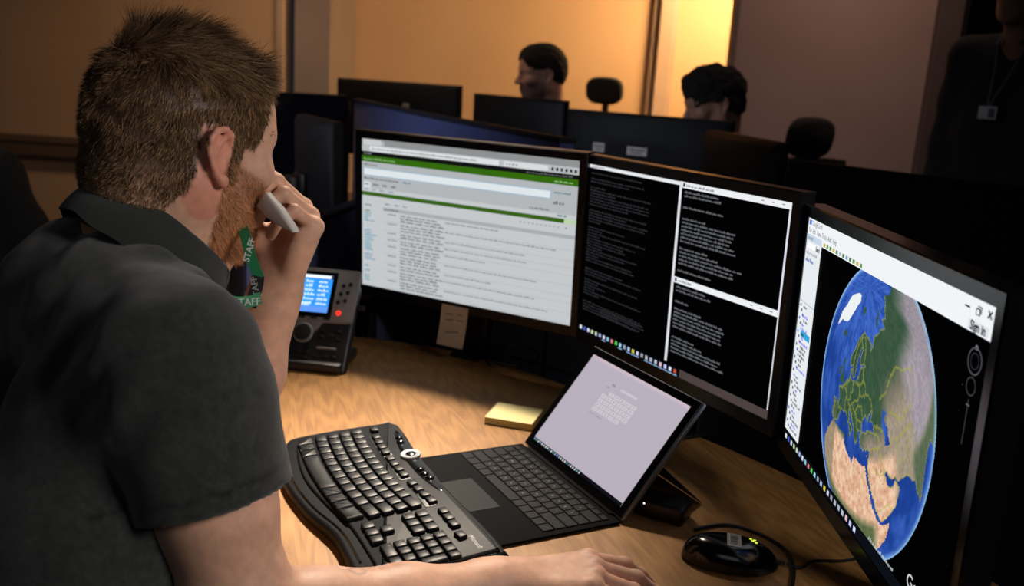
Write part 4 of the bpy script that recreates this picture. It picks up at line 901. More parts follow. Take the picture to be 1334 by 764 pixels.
def hand(F, wrist, up, pn, th, pose, s=1.0, thumb=True, sgn=1):
    """up: wrist to fingers; pn: palm normal; th: towards the thumb. pose: per finger (index..little) of (spread, b1, b2, b3) bends towards the palm"""
    wrist = np.array(wrist, float); k = .010*s
    p = lambda a, b, c: wrist+(a*up+b*th+c*pn)*s
    mc = [(.091, .027), (.094, .008), (.089, -.011), (.081, -.028)]; ln = [(.045, .026, .020), (.050, .030, .021), (.046, .028, .021), (.036, .021, .019)]; rd = [.0095, .0098, .0092, .0080]
    F.cone(p(-.03, 0, 0), p(.01, .001, 0), .026*s, .024*s, .02)
    for i, (a, b) in enumerate(mc):
        F.cone(p(.005, b*.55, .001), p(a-.004, b, -.001), .0165*s, (.0118 if i < 3 else .0108)*s, .012*s)
    F.ell(p(.050, -.026, .008), np.array((.034, .013, .014))*s, np.array([up, th, pn]), .012*s)     # heel of the palm, little-finger side
    F.cone(p(.012, .018, .010), p(.048, .034, .012), .017*s, .013*s, .014*s)                        # ball of the thumb
    for i in range(4):
        sp, b1, b2, b3 = pose[i]; a, b = mc[i]; P = [p(a, b, -.001)]; ang = 0; base_up = up*math.cos(sp)+th*math.sin(sp)
        F.ell(P[0]-pn*.002*s, np.array((.011, .010, .011))*s*(1 if i < 3 else .9), np.array([up, th, pn]), .006*s)
        for l, bb in zip(ln[i], (b1, b2, b3)): ang += bb; P.append(P[-1]+(base_up*math.cos(ang)+pn*math.sin(ang))*l*s)
        R = [rd[i]*s*q for q in (1.05, .98, .88, .78)]
        F.chain(P, R, .003*s); F.ell(P[1], np.array([R[1]*1.06]*3), None, .003*s)
    if thumb:
        t0 = p(.022, .026, .010); t1 = p(*pose[4][0]); t2 = p(*pose[4][1]); t3 = p(*pose[4][2]); F.chain([t0, t1, t2, t3], [.0155*s, .0125*s, .0112*s, .0088*s], .006*s)
# ------------------------------------------------------------------ the seated man in the grey polo
YAW = .80; HF, HR, HU = head_axes(.72, .21, .0)
BF, BR, BU = head_axes(YAW)
O = np.array(at(288, 206, .955))-HR*.0815
hs = .975
root_loc = A3(-.60, .72, 0)
man = empty('person', tuple(root_loc), label='seated man with short ginger hair and beard in dark grey polo, hand at mouth', cat='person')
H = lambda a, b, c: O+(a*HF+b*HR+c*HU)*hs
neck0 = H(-.030, 0, -.05); neckb = O-BF*.045-A3(0, 0, .120)
Bp = lambda a, b, c: neckb+a*BF+b*BR+A3(0, 0, c)
shR = np.array(at(229, 462, .868)); shL = Bp(.02, -.178, -.055)
elR = A3(-.243, .80, .78); wrR = np.array(onz(668, 760, DZ+.034))
elL = np.array(at(272, 648, 1.15)); wrL = np.array(at(364, 366, 1.11))
F = Field()
add_head(F, O, (HF, HR, HU), hs)
F.chain([H(-.028, 0, .0), H(-.030, 0, -.05), neckb], [.060, .058, .066], .03); F.cone(H(.02, 0, -.06), Bp(.045, 0, .0), .042, .05, .03)
for q in (-1, 1): F.cone(H(-.02, q*.055, -.03), Bp(.04, q*.02, -.01), .016, .018, .03); F.cone(Bp(-.02, q*.03, -.01), Bp(-.02, q*.12, -.06), .04, .04, .04)
# shoulders and trunk core under the shirt
F.cone(shR, shL, .055, .055, .04); F.chain([Bp(-.02, 0, -.06), Bp(-.08, 0, -.25), Bp(-.14, 0, -.44)], [.07, .06, .06], .05)
# right arm
mid = elR+(shR-elR)*.45
F.chain([shR, mid, elR+(shR-elR)*.12, elR], [.058, .057, .051, .043], .02)
dR = (wrR-elR)/np.linalg.norm(wrR-elR)
F.chain([elR, elR+dR*.07, elR+dR*.17, wrR-dR*.02], [.043, .046, .036, .027], .02)
upR = dR*.75+A3(.45, -.12, 0); upR /= np.linalg.norm(upR); pnR = A3(0, 0, -1)+upR*.12; pnR -= upR*(pnR@upR); pnR /= np.linalg.norm(pnR); thR = np.cross(pnR, upR); thR = thR if thR[1] > 0 else -thR
upR = upR+A3(0, 0, .10); upR /= np.linalg.norm(upR)
hand(F, wrR, upR, pnR, thR, [(.08, .30, .30, .20), (.0, .36, .32, .2), (-.06, .42, .34, .2), (-.14, .45, .36, .2), ((.050, .046, .016), (.078, .050, .022), (.100, .046, .026))], 1.08)
# left arm, elbow on the desk, hand raised to the mouth
dL = (wrL-elL)/np.linalg.norm(wrL-elL)
F.chain([shL, shL+(elL-shL)*.5, elL], [.058, .052, .042], .02); F.chain([elL, elL+dL*.07, elL+dL*.17, wrL-dL*.015], [.044, .048, .040, .030], .02)
upL = dL*.9+A3(.12, .02, .3); upL /= np.linalg.norm(upL); pnL = A3(-.72, -.70, .0); pnL -= upL*(pnL@upL); pnL /= np.linalg.norm(pnL); thL = np.cross(upL, pnL); thL = thL if thL[0] < 0 else -thL
hand(F, wrL, upL, pnL, thL, [(.04, 1.05, 1.15, .6), (.0, 1.15, 1.2, .6), (-.04, 1.2, 1.2, .6), (-.08, 1.25, 1.15, .6), ((.045, .040, .030), (.070, .034, .048), (.092, .022, .058))], 1.0)
V, Fq = surface(F, (-1.0, .45, .55), (.35, 1.5, 1.50), .0032)
FH = Field(); add_head(FH, O, (HF, HR, HU), hs); FH.chain([H(-.028, 0, .0), H(-.030, 0, -.05), neckb], [.060, .058, .066], .03); FH.cone(H(.02, 0, -.06), Bp(.045, 0, .0), .042, .05, .03)
for q in (-1, 1): FH.cone(H(-.02, q*.055, -.03), Bp(.04, q*.02, -.01), .016, .018, .03)
V = V.astype(float); dh = np.concatenate([FH.ev(V[i:i+20000, None, :])[:, 0] for i in range(0, len(V), 20000)]); L = (V-O) @ np.array([HF, HR, HU]).T/hs
# hair and beard regions in head coordinates (a forward, b side, c up)
def hairmask(L):
    a, b, c = L[:, 0], L[:, 1], L[:, 2]+.012*n3(L, 90, 5); ab = np.abs(b)
    front = .072-.30*np.clip(.078-c, 0, .1)-.10*np.clip(ab-.03, 0, .1)        # hairline across the forehead and temple
    line = np.where(a > .012, .024, np.where(a > -.022, .030, -.070-.10*np.clip(-.03-a, 0, .06)+2.0*np.clip(a+.046, 0, .05)))  # lower limit over the ear, down to the nape
    line = np.where((a > .010) & (a < .034), -.022, line)                         # sideburn
    ear = (ab > .073) & (a > -.024) & (a < .012) & (c < .034)
    return (c > line) & (a < front) & ~ear & (c > -.09)
def beardmask(L):
    a, b, c = L[:, 0], L[:, 1], L[:, 2]; ab = np.abs(b)
    jaw = (a > .006) & (c < .004-.42*np.clip(a-.02, 0, .1)) & (c > -.125) & (a > .012+.25*np.clip(-.085-c, 0, .1))
    side = (a > .008) & (a < .036) & (c < .0) & (c > -.06)
    lips = (np.hypot((c+.051)/.010, b/.024) < 1) & (a > .08)
    return (jaw | side) & ~lips & (c > -.11)
hm = hairmask(L); bmk = beardmask(L); near = (np.linalg.norm(V-O, axis=1) < .19) & ((np.abs(dh) < .0035) | ((L[:, 0] < -.012) & (np.abs(dh) < .03)))
hm &= near; bmk &= near
C = np.tile(lin('d0a288'), (len(V), 1)); nz = n3(V, 55, 3)[:, None]; C = C*(1+.25*nz)
eart = (np.abs(L[:, 1]) > .076) & near & (L[:, 0] < .015) & (L[:, 0] > -.05); C[eart] = C[eart]*.6+np.array(lin('c9604c'))*.4
kn = np.clip(1-np.abs(np.linalg.norm(V-(wrR+upR*.095), axis=1)-.0)/.05, 0, 1)[:, None]; C = C*(1-kn*.25)+np.array(lin('c47862'))*kn*.25
hq = np.clip((L[:, 2]+.066)/.05, 0, 1)[:, None]; C = np.where(hm[:, None], C*(1-hq*.9)+np.array(lin('3c291c'))*hq*.9, C); C[bmk] = C[bmk]*.6+np.array(lin('8f5f40'))*.4
ta0 = elR+dR*.115+np.cross(dR, A3(0, 0, 1))*0; tp = (V-ta0); tl = tp@dR; tr_ = tp@np.cross(dR, A3(0, 0, 1)); rg = np.abs(np.hypot(tl, tr_+.004)-.008) < .0022; rg &= (V[:, 2] > ta0[2]+.01); C[rg] = C[rg]*.55+np.array(lin('6a6c70'))*.45
C = np.clip(C, 0, 1); body = mesh_np('body', V, Fq, SKIN, man, C, root_loc)
# normals
def vnormals(V, Fq):
    n = np.cross(V[Fq[:, 1]]-V[Fq[:, 0]], V[Fq[:, 2]]-V[Fq[:, 0]])+np.cross(V[Fq[:, 2]]-V[Fq[:, 0]], V[Fq[:, 3]]-V[Fq[:, 0]]); N = np.zeros_like(V)
    for i in range(4): np.add.at(N, Fq[:, i], n)
    return N/(np.linalg.norm(N, axis=1)[:, None]+1e-12)
N = vnormals(V, Fq)
def sample(mask, n):
    f = Fq[mask[Fq].all(1)]; ar = np.linalg.norm(np.cross(V[f[:, 1]]-V[f[:, 0]], V[f[:, 3]]-V[f[:, 0]]), axis=1); ix = RNG.choice(len(f), n, p=ar/ar.sum()); u, v = RNG.random((2, n, 1)); f = f[ix]
    bi = lambda X: (X[f[:, 0]]*(1-u)+X[f[:, 1]]*u)*(1-v)+(X[f[:, 3]]*(1-u)+X[f[:, 2]]*u)*v
    return bi(V), bi(N), bi(L)
def nrm(x): x = np.atleast_2d(x); return x/(np.linalg.norm(x, axis=1)[:, None]+1e-9)
P, Nn_, Lh = sample(hm, 42000)
a, b_, c = Lh.T; topw = np.clip((c-.070)/.045, 0, 1)[:, None]
ns = np.stack([n3(P, 60, 11), n3(P, 60, 12), n3(P, 60, 13)], 1)
down = nrm(-HU*(1-topw*.2)-HF*(.25*(1-topw))); fwdr = nrm(HF*.9+HR*.25+HU*.05)
ta = down*(1-topw)+fwdr*topw*1.2; ta = ta-Nn_*(ta*Nn_).sum(1)[:, None]
lift = (1-topw)*(.42+.45*np.clip((.01-c[:, None])/.05, 0, 1))+topw*.16
d = nrm(nrm(ta)*1.0+Nn_*lift+ns*1.3+RNG.normal(size=P.shape)*.12)
ln_ = (.011+.010*np.clip((c+.02)/.09, 0, 1)+.024*topw[:, 0])*RNG.uniform(.6, 1.15, len(P))*np.where(a > .05, .8, 1)*np.clip(.6+(c+.07)/.10, .5, 1)
g = RNG.random((len(P), 1)); cg = np.array(lin('2e231b'))*(1-g)+np.array(lin('947250'))*g; cg = cg*np.clip(1+1.1*n3(P, 130, 31)[:, None], .45, 1.7); gl = RNG.random(len(P)) < .10+.16*np.clip(.06-Lh[:, 2], 0, .1)/.1; cg[gl] = np.array(lin('b8946c'))  # more pale strands low down: highlights of the lit side put into the colour
cg = cg*(1-.3*topw)  # strands on the crown darkened: shade of the less lit top painted in
strands('hair', P, Nn_, d, ln_*(.70+.22*topw[:, 0]), cg, HAIRM, man, .00046, 5, root_loc, .38, grav=.06)
P, Nn_, Lh = sample(bmk, 9000)
ta = nrm(-HU*1.0+HF*.35+np.zeros_like(P)); ta = nrm(ta-Nn_*(ta*Nn_).sum(1)[:, None]); d = nrm(ta+Nn_*.75+RNG.normal(size=P.shape)*.3)
ln_ = (.006+.008*np.clip((-.02-Lh[:, 2])/.05, 0, 1))*RNG.uniform(.6, 1.2, len(P)); g = RNG.random((len(P), 1)); cg = (np.array(lin('8a5232'))*(1-g)+np.array(lin('e0a06e'))*g)*np.clip(1+1.0*n3(P, 150, 33)[:, None], .5, 1.5)
strands('beard', P, Nn_, d, ln_, cg, HAIRM, man, .00030, 4, root_loc, .35)
brow = (np.abs(L[:, 2]-.040) < .005) & (L[:, 0] > .06) & (np.abs(L[:, 1]) > .012) & near
P, Nn_, Lh = sample(brow, 160); sgn = np.sign(Lh[:, 1])[:, None]; d = nrm(HR*sgn-HF*.4+Nn_*.12+RNG.normal(size=P.shape)*.15)
strands('eyebrow', P, Nn_, d, np.full(len(P), .005), np.tile(lin('8a5a38'), (len(P), 1)), HAIRM, man, .0003, 3, root_loc, .1)
# ---- polo shirt
SH = Field()
for q in (-1, 1):
    SH.chain([Bp(-.045, q*.08, -.105), Bp(-.09, q*.10, -.25), Bp(-.14, q*.10, -.42), Bp(-.20, q*.095, -.54)], [.090, .116, .118, .118], .05)
    SH.cone(Bp(.02, q*.08, -.17), Bp(-.03, q*.07, -.30), .075, .09, .05)
SH.ell(Bp(-.11, 0, -.44), (.155, .155, .14), np.array([BF, BR, BU]), .06)
SH.cone(Bp(-.030, -.03, -.035), Bp(-.030, .03, -.035), .076, .076, .05); SH.cone(Bp(-.06, -.05, -.045), Bp(-.05, .06, -.055), .066, .066, .05)
for s_, sh_ in ((1, shR), (-1, shL)):
    SH.cone(Bp(-.035, s_*.04, -.030-(.010 if s_ > 0 else 0)), sh_+A3(0, 0, .002), .056, .060, .045); SH.cone(Bp(-.08, s_*.09, -.13), sh_+A3(0, 0, -.03), .07, .056, .05)
dirR = (elR-shR)/np.linalg.norm(elR-shR); dirL = (elL-shL)/np.linalg.norm(elL-shL)
cufR = shR+dirR*.142; cufL = shL+dirL*.19
SL = Field(); SL.chain([shR+A3(0, 0, -.005), shR+dirR*.07, shR+dirR*.15, shR+dirR*.25], [.066, .067, .0665, .068], .045); SL.chain([shL, shL+dirL*.09, shL+dirL*.26], [.066, .066, .066], .03)
SKF = F
def post(P, d):
    sh = P.shape[:-1]; Q = P.reshape(-1, 3); sl = SL.ev(P).reshape(-1).astype(float); d = d.reshape(-1).astype(float)
    for c_, dr, oth in ((cufR, dirR, shR), (cufL, dirL, shL)):      # sleeves end at the hems, open round the arm
        tt = (Q-oth)@dr; rad = np.linalg.norm(Q-oth-tt[:, None]*dr, axis=1); m = (rad < .13) & (tt > .08); cutd = (Q-c_)@dr
        hole = np.maximum(rad-.0600, -.018-cutd); sl = np.where(m, np.maximum(np.maximum(sl, cutd), -hole), sl)
    k = .055; h_ = np.maximum(k-np.abs(sl-d), 0)/k; d = np.minimum(sl, d)-h_*h_*k*.25*(1-np.clip(((Q-shR)@dirR-.06)/.05, 0, 1))
    w = np.zeros_like(d); nm = np.abs(d) < .05
    if nm.any():
        q = Q[nm]; l = np.stack([(q-neckb)@BF, (q-neckb)@BR, q[:, 2]-neckb[2]], 1)
        f1 = n3(l*[1, 1.6, .8], 9, 21)*.009; f2 = np.sin((l[:, 1]*26+l[:, 2]*58+n3(l, 8, 30)*5))*.0022*np.clip((l[:, 2]+.42)/-.1+3, 0, 1)
        f3 = np.sin((l[:, 0]*.5+l[:, 1]*1.0-l[:, 2]*.8)*75+n3(l, 9, 44)*7)*.0030*np.clip(n3(l, 5, 50)*3+.3, 0, 1)
        tR = (q-shR)@dirR; tL = (q-shL)@dirL; fade = 1-.8*np.clip((tR-.08)/.05, 0, 1)*(np.linalg.norm(q-shR-tR[:, None]*dirR, axis=1) < .1); w[nm] = (f1+f2*.8+f3)*fade
    return (d+w).reshape(sh)
Vs, Fs = surface(SH, (-1.15, .35, .45), (.15, 1.45, 1.25), .0048, post)
POLO = vcol('polo_fabric', .92, spec=.15, bump=(1500, .5), noise=.25, sheen=.35)
Cs = np.tile(lin('2f3231'), (len(Vs), 1))*(1+.5*(RNG.random((len(Vs), 1))-.5)); 
tt = (Vs-shR)@dirR; hem = (np.abs(tt-.122) < .0022) & (np.linalg.norm(Vs-shR-tt[:, None]*dirR, axis=1) < .11); Cs[hem] *= .45
shirt = mesh_np('polo_shirt', Vs, Fs, POLO, man, Cs, root_loc)
# collar: a stand and a turned-down fall round the neck, open at the front
ncen = lambda t: neckb+BF*.006
def collar_pt(a, t, off):
    """a: 0..1 round the neck from the front-left opening over the nape to the front-right; t: 0..1 from the stand over the fold to the fall's edge"""
    th = PI*(.12+1.76*a)+0; fx, rx = math.cos(th), math.sin(th)     # th=0 front
    bk = (1-fx)/2                                                # 1 at the nape
    top = .030+.012*bk; rr = .069+.003*bk
    if t < .35: q = t/.35; r = rr+.002*q; z = -.012+(top+.012)*q
    else: q = (t-.35)/.65; r = rr+.005+.016*q**1.2+.006*math.sin(q*PI); z = top+.004*math.sin(min(1, q*5)*PI)-(.052+.014*(1-bk))*q**1.1
    r += off; z += .0016*math.sin(th*9)*(t > .4)
    o_ = neckb+BF*(.006)+A3(0, 0, .006); up_ = A3(0, 0, math.cos(.68))+BF*math.sin(.68); fw_ = BF*math.cos(.68)-A3(0, 0, math.sin(.68))
    return o_+fw_*(fx*r*1.08)+BR*(rx*r*1.02)+up_*z
cb = MB(); nu_, nv_ = 70, 22; out = [[tuple(collar_pt(i/(nu_-1), j/(nv_-1), .0012)-root_loc) for i in range(nu_)] for j in range(nv_)]; inn = [[tuple(collar_pt(i/(nu_-1), j/(nv_-1), -.0012)-root_loc) for i in range(nu_)] for j in range(nv_)]
cb.grid(nu_, nv_, lambda a, c: out[round(c*(nv_-1))][round(a*(nu_-1))]); cb.grid(nu_, nv_, lambda a, c: inn[round(c*(nv_-1))][nu_-1-round(a*(nu_-1))])
cb.build('collar', mat('collar_knit', '2a2d2c', .9, bump=(1500, .5), sheen=.3, spec=.15), man, ang=80)
# trousers and seat under the frame
TF = Field(); 
for q in (-1, 1):
    hip = Bp(-.26, q*.09, -.58); kne = hip+BF*.40+A3(0, 0, -.02)+BR*q*.04; ank = kne+A3(0, 0, -.40)-BF*.02
    TF.chain([hip, kne, ank], [.10, .068, .055], .03)
TF.cone(Bp(-.26, -.08, -.56), Bp(-.26, .08, -.56), .12, .12, .05)
V3, F3 = surface(TF, (-1.3, .1, 0.0), (.2, 1.5, .8), .010)
mesh_np('trousers', V3, F3, mat('dark_trousers', '14151a', .9, bump=(900, .3)), man, None, root_loc)
for q in (-1, 1):
    hip = Bp(-.26, q*.09, -.58); ank = hip+BF*.38+A3(0, 0, -.40)+BR*q*.04
    sb = Field().cone((ank[0], ank[1], .05), (ank[0]+BF[0]*.17, ank[1]+BF[1]*.17, .035), .045, .034, .02); v_, f_ = surface(sb, ank*[1, 1, 0]-[.3, .3, .05], ank*[1, 1, 0]+[.35, .35, .15], .008)
    mesh_np('shoe', v_, f_, BLACKP, man, None, root_loc)
hipc = Bp(-.26, 0, -.58)
office_chair(hipc[0]+.02*BF[0], hipc[1]+.02*BF[1], -YAW, 'office chair under the man in the grey polo', head=False, backh=.10)
# ---- the pale gadget in his raised hand
g0 = np.array(at(347, 264, 1.030)); g1 = np.array(at(385, 303, 1.020)); ga = (g1-g0); gl_ = np.linalg.norm(ga); ga /= gl_; vd = ray(365, 285); vd /= np.linalg.norm(vd); gn = -vd-ga*(-vd@ga); gn /= np.linalg.norm(gn); gn = gn+np.cross(ga, gn)*.5; gn /= np.linalg.norm(gn); gs = np.cross(gn, ga)
root = empty('handheld_gadget', tuple(g0), label='flat pale grey wedge shaped gadget held between the man\'s fingers at his mouth', cat='gadget')
Mg = TR(*(-g0)) @ frame(g0, ga, gs, gn)
olg = ccw([(-.006, -.010), (.014, -.0115), (.030, -.008), (.0485, -.0025), (.051, .0012), (.047, .0035), (.020, .009), (-.006, .010)])
MB().prism(olg, -.005, .005, Mg, inset=.003).build('body', mat('pale_grey_plastic', 'c4beb8', .4), root, ang=50)
MB().prism([(x*.99+.0003, y*.99) for x, y in olg], -.0062, -.0045, Mg).build('back_plate', mat('mid_grey_plastic', '6e6a68', .4), root, ang=50)
# ---- lanyard
LY = mat('green_ribbon', '1f7a4a', .6, bump=(900, .2)); LYK = mat('black_ribbon', '15161a', .6)
def ribbon(pts, widths, name, m, parent, org, th=.0009):
    Pp = [np.array(p) for p in pts]; n = len(Pp); b = MB(); vs = []
    for i in range(n):
        w = np.array(widths[i]); tng = Pp[min(i+1, n-1)]-Pp[max(i-1, 0)]; tng /= np.linalg.norm(tng); nn_ = np.cross(tng, w); nn_ /= np.linalg.norm(nn_)
        vs += [tuple(Pp[i]-org+w+nn_*th/2), tuple(Pp[i]-org-w+nn_*th/2), tuple(Pp[i]-org-w-nn_*th/2), tuple(Pp[i]-org+w-nn_*th/2)]
    fs = [(i*4+k, i*4+(k+1) % 4, i*4+4+(k+1) % 4, i*4+4+k) for i in range(n-1) for k in range(4)]+[(0, 1, 2, 3), (n*4-1, n*4-2, n*4-3, n*4-4)]
    return b.add(vs, fs).build(name, m, parent, ang=60)
def seg_(a, b, n, sag=0): return [tuple(np.array(a)*(1-q)+np.array(b)*q) for q in np.linspace(0, 1, n)]
l0 = np.array(at(318, 300, 1.0)); root = empty('lanyard', tuple(l0), label='green staff lanyard hanging from the man\'s collar', cat='lanyard')
def pathpx(L_, n=8): return smooth_poly([at(x, y, d_) for x, y, d_ in L_], n, False)
wx = lambda x, y: np.array(R2*x+D2*y)
p1 = pathpx([(314, 290, 1.03), (321, 312, 1.00), (328, 338, .99), (337, 362, .99)], 6); ribbon(p1, [wx(.0058, -.0012)]*len(p1), 'ribbon', LY, root, l0)
p2 = pathpx([(337, 358, .991), (335, 372, .985), (330, 388, .98), (326, 400, .975)], 6); ribbon(p2, [wx(.0062, .002)]*len(p2), 'ribbon', LYK, root, l0)
p3 = pathpx([(340, 388, .968), (322, 394, .962), (303, 393, .95), (282, 383, .94), (262, 366, .93)], 6); ribbon(p3, [wx(.001, .0062)]*len(p3), 'ribbon', LY, root, l0)
WT = mat('white_print', 'd8dcd8', .6); GT = mat('grey_print_on_ribbon', '9a9c98', .6)
def ltext(txt, xy, dd, ang, size, m):
    c_ = at(*xy, dd)-l0; ux = R2*math.cos(ang)+D2*math.sin(ang); uy = R2*math.sin(ang)-D2*math.cos(ang); MB().text(txt, size, frame(c_, ux, uy, -np.cross(uy, ux)), align='CENTER', bold=.0002).build('ribbon_lettering', m, root, smooth=False)
ltext('STAFF', (325, 326), .984, -1.30, .0098, WT); ltext('STAFF', (333, 376), .970, -1.75, .0095, GT); ltext('STAFF', (322, 394), .955, -.05, .0105, WT)
# ------------------------------------------------------------------ the other people
def figure(loc_head, yaw, label, skin, hairc, shirtc, standing=False, pitch=.1, wavy=False, h=.008, beard=False, trousers='15161b'):
    O = np.array(loc_head, float); hx = head_axes(yaw, pitch); f, r, u = head_axes(yaw); H = lambda a, b, c: O+a*hx[0]+b*hx[1]+c*hx[2]
    nb = O-f*.06-A3(0, 0, .16); B = lambda a, b, c: nb+a*f+b*r+A3(0, 0, c); base = A3(nb[0], nb[1], 0)
    root = empty('person', tuple(base), label=label, cat='person')
    F = Field(); add_head(F, O, hx, 1.0); F.chain([H(-.025, 0, 0), H(-.03, 0, -.06), nb], [.055, .053, .060], .03); F.cone(H(.02, 0, -.06), B(.04, 0, 0), .04, .045, .03)
    S = Field(); arms = []; floor_hip = -nb[2]
    hipz = -.50 if not standing else -.55
    for q in (-1, 1):
        sh = B(.01, q*.175, -.05)
        if standing: el = sh+A3(0, 0, -.30)+r*q*.045-f*.02; wr = el+A3(0, 0, -.25)+f*.05; up = A3(0, 0, -1)+f*.15; pn = -r*q
        else: el = sh+A3(0, 0, -.27)+f*.10+r*q*.04; wr = el+f*.24-r*q*.05+A3(0, 0, -.0); up = f-r*q*.15; pn = A3(0, 0, -1)
        up = up/np.linalg.norm(up); pn = pn-up*(pn@up); pn /= np.linalg.norm(pn); th = (f if standing else -r*q); th = th-up*(th@up)-pn*(th@pn); th /= np.linalg.norm(th)
        F.chain([sh, (sh+el)/2, el], [.05, .045, .038], .02); F.chain([el, el+(wr-el)*.3, wr], [.039, .040, .027], .02)
        hand(F, wr, up, pn, th, [(.06, .3, .35, .2), (0, .35, .35, .2), (-.05, .4, .35, .2), (-.1, .45, .35, .2), ((.045, .042, .014), (.072, .045, .02), (.092, .04, .024))])
        S.chain([sh, (sh+el)/2, el, el+(wr-el)*.88], [.066, .060, .052, .042], .03)
        S.chain([B(-.005, q*.07, -.09), B(-.02, q*.08, -.28), B(-.03, q*.075, hipz)], [.092, .108, .105], .05); S.cone(B(-.01, q*.04, -.02), sh, .056, .058, .04)
    F.chain([nb, B(0, 0, -.3)], [.055, .05], .04); F.chain([B(0, -.17, -.05), B(0, 0, -.05), B(0, .17, -.05)], [.04, .05, .04], .03)
    lo, hi = nb-[.55, .55, .62 if not standing else .78], nb+[.55, .55, .42]
    V, Q = surface(F, lo, hi, .0055)
    L = (V-O) @ np.array(hx).T; near = np.linalg.norm(V-O, axis=1) < .2; C = np.tile(lin(skin), (len(V), 1))
    if beard: m = near & (L[:, 0] > .01) & (L[:, 2] < -.02); C[m] = C[m]*.35+np.array(lin(hairc))*.65
    mesh_np('body', V, Q, SKIN, root, C, base)
    rhf = Field(); A = np.array(hx); rhf.ell(H(-.012, 0, .050), (.108, .086, .095), A, .02); rhf.ell(H(.035, 0, .082), (.066, .066, .052), A, .03); rhf.ell(H(-.055, 0, .01), (.058, .070, .07), A, .03)
    def hp(P, d):
        s_ = P.shape[:-1]; q = P.reshape(-1, 3); l = (q-O) @ A.T; dd = d.reshape(-1).astype(float)
        line = np.where(l[:, 0] > -.012, .034, -.055); front = .080-.35*np.clip(.085-l[:, 2], 0, .1)
        dd = np.maximum(dd, line-l[:, 2]); dd = np.maximum(dd, l[:, 0]-front-(.016 if wavy else .008)); amp = .018 if wavy else .006; dd = dd-(.010 if wavy else .002)
        return (dd+n3(q, 38 if wavy else 60, 5)*amp).reshape(s_)
    Vh, Qh = surface(rhf, O-.2, O+.22, .0045, hp); mesh_np('hair', Vh, Qh, mat('dark_hair', hairc, .9, bump=(350, .8)), root, None, base)
    Vs, Qs = surface(S, lo, hi, h, lambda P, d: d+n3(P, 12, 9)*.006); mesh_np('shirt', Vs, Qs, mat('shirt_cloth', shirtc, .9, bump=(700, .3)), root, None, base)
    T = Field(); hz = nb[2]+hipz
    for q in (-1, 1):
        hip = B(-.03, q*.085, hipz)
        if standing: kn = hip+A3(0, 0, -(hz-.06)*.46)+f*.01; an = A3(kn[0], kn[1], .09)
        else: kn = hip+f*.42+r*q*.03; kn[2] = .50; an = A3(kn[0], kn[1], .09)+f*.02
        T.chain([hip, kn, an], [.092, .062, .048], .03)
        sb = Field().cone((an[0]-f[0]*.03, an[1]-f[1]*.03, .05), (an[0]+f[0]*.17, an[1]+f[1]*.17, .035), .042, .032, .02); v_, q_ = surface(sb, an*[1, 1, 0]-[.3, .3, .05], an*[1, 1, 0]+[.35, .35, .15], .01); mesh_np('shoe', v_, q_, BLACKP, root, None, base)
    T.cone(B(-.03, -.08, hipz), B(-.03, .08, hipz), .11, .11, .05)
    Vt, Qt = surface(T, A3(nb[0]-.75, nb[1]-.75, 0), A3(nb[0]+.75, nb[1]+.75, hz+.2), .012); mesh_np('trousers', Vt, Qt, mat('trouser_cloth', trousers, .9), root, None, base)
    cv_ = MB(); R_ = np.array([f, r, u])
    def cpt(a, t_): th = PI*(.1+1.8*a); rr = .064+.020*t_; z = .028-.045*t_; return tuple(nb-base+f*(math.cos(th)*rr*1.05+.004)+r*math.sin(th)*rr*1.05+A3(0, 0, z+.012*(1-math.cos(th))))
    cv_.grid(36, 6, cpt); cv_.grid(36, 6, lambda a, t_: cpt(1-a, t_)); cv_.build('collar', mat('collar_cloth', shirtc if not standing else '3c3a3c', .9), root, ang=80)
    return root, nb, f, r
pA = figure(at(706, 100, 4.15), -1.85, 'dark haired bearded person seated beyond the stickered monitor backs, facing left', 'b58a78', '120c0a', '1a1a20', beard=True, pitch=.15)
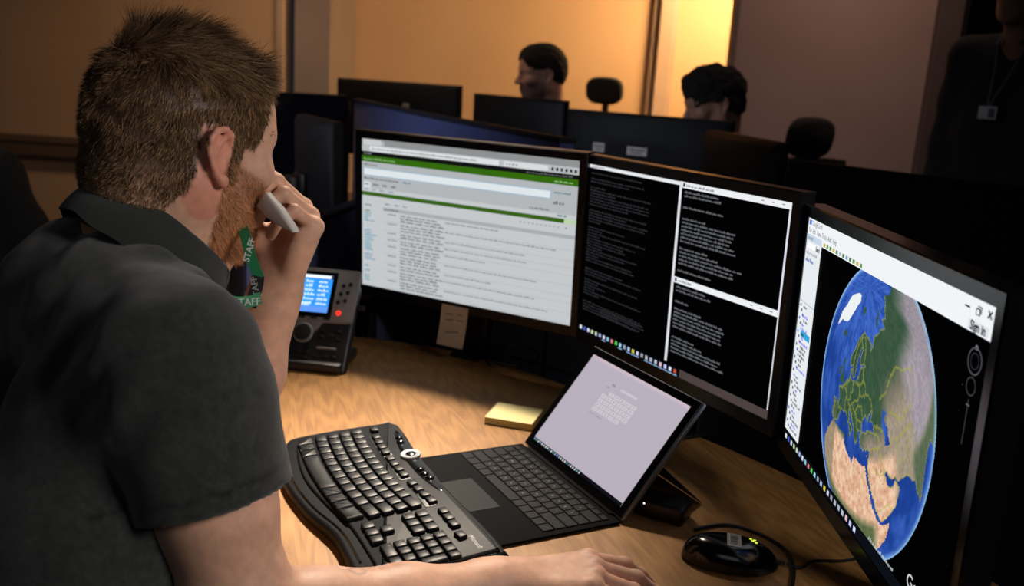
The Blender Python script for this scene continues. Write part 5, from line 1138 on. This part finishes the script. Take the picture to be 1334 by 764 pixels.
pB = figure(at(930, 138, 3.45), -1.75, 'person with wavy dark hair seated behind the wide monitor back, facing left', 'a87a66', '17100c', '1c1c24', wavy=True, pitch=.35)
pC = figure(at(-62, 108, 2.25), .35, 'person in dark clothes seated at the left edge', '9a7866', '1a1210', '0e0e11', pitch=.1)
pD = figure(at(1336, -14, 2.95), PI+.95, 'person standing in the dark doorway at the right with a clipped badge', '8a6654', '120d0b', '0f0f12', standing=True, pitch=.05)
for (root, nb, f, r), lab, yw in ((pA, 'office chair under the dark haired bearded person beyond the monitors', -1.85), (pB, 'office chair under the person with wavy dark hair', -1.75), (pC, 'office chair under the person at the left edge of the picture', .35)):
    c_ = nb-f*.05; office_chair(c_[0], c_[1], -yw, lab, head=False, backh=.42)
root, nb, f, r = pD
bp = nb+f*.118+A3(0, 0, -.235)+r*.02; q = empty('name_badge', tuple(bp), label='white name badge clipped to the standing person\'s dark shirt', cat='badge')
Mb = frame((0, 0, 0), -r, (0, 0, 1), f); MB().box((0, 0, .004), (.062, .042, .004), Mb, r=.001).build('card', mat('badge_card', 'a8a6a8', .5), q); MB().box((.014, 0, .0065), (.022, .03, .001), Mb).build('photo_area', mat('badge_print', '403038', .6), [c for c in q.children if c.name.startswith('card')][0])
ly = MB()
for s_ in (-1, 1): ly.tube([tuple(nb+f*.075+r*s_*.05+A3(0, 0, -.0)-np.array(bp)), tuple(nb+f*.105+r*s_*.03+A3(0, 0, -.09)-np.array(bp)), tuple(f*.006+r*s_*.003+A3(0, 0, .022))], .003, 6)
ly.build('neck_strap', mat('badge_strap', '55535a', .7), q)

# ------------------------------------------------------------------ groups of like things
for o in [q for q in COL.objects if q.parent is None and q.get('category')]:
    n = o.name.split('.')[0]
    if n == 'monitor': o['group'] = 'monitors on the corner desk' if o in (r1, r2, r3) else 'monitor backs on the desks beyond'
    elif n == 'desk_divider': o['group'] = 'fabric desk dividers'
    elif n == 'office_chair': o['group'] = 'office chairs'
    elif n == 'office_desk': o['group'] = 'desks beyond the dividers'
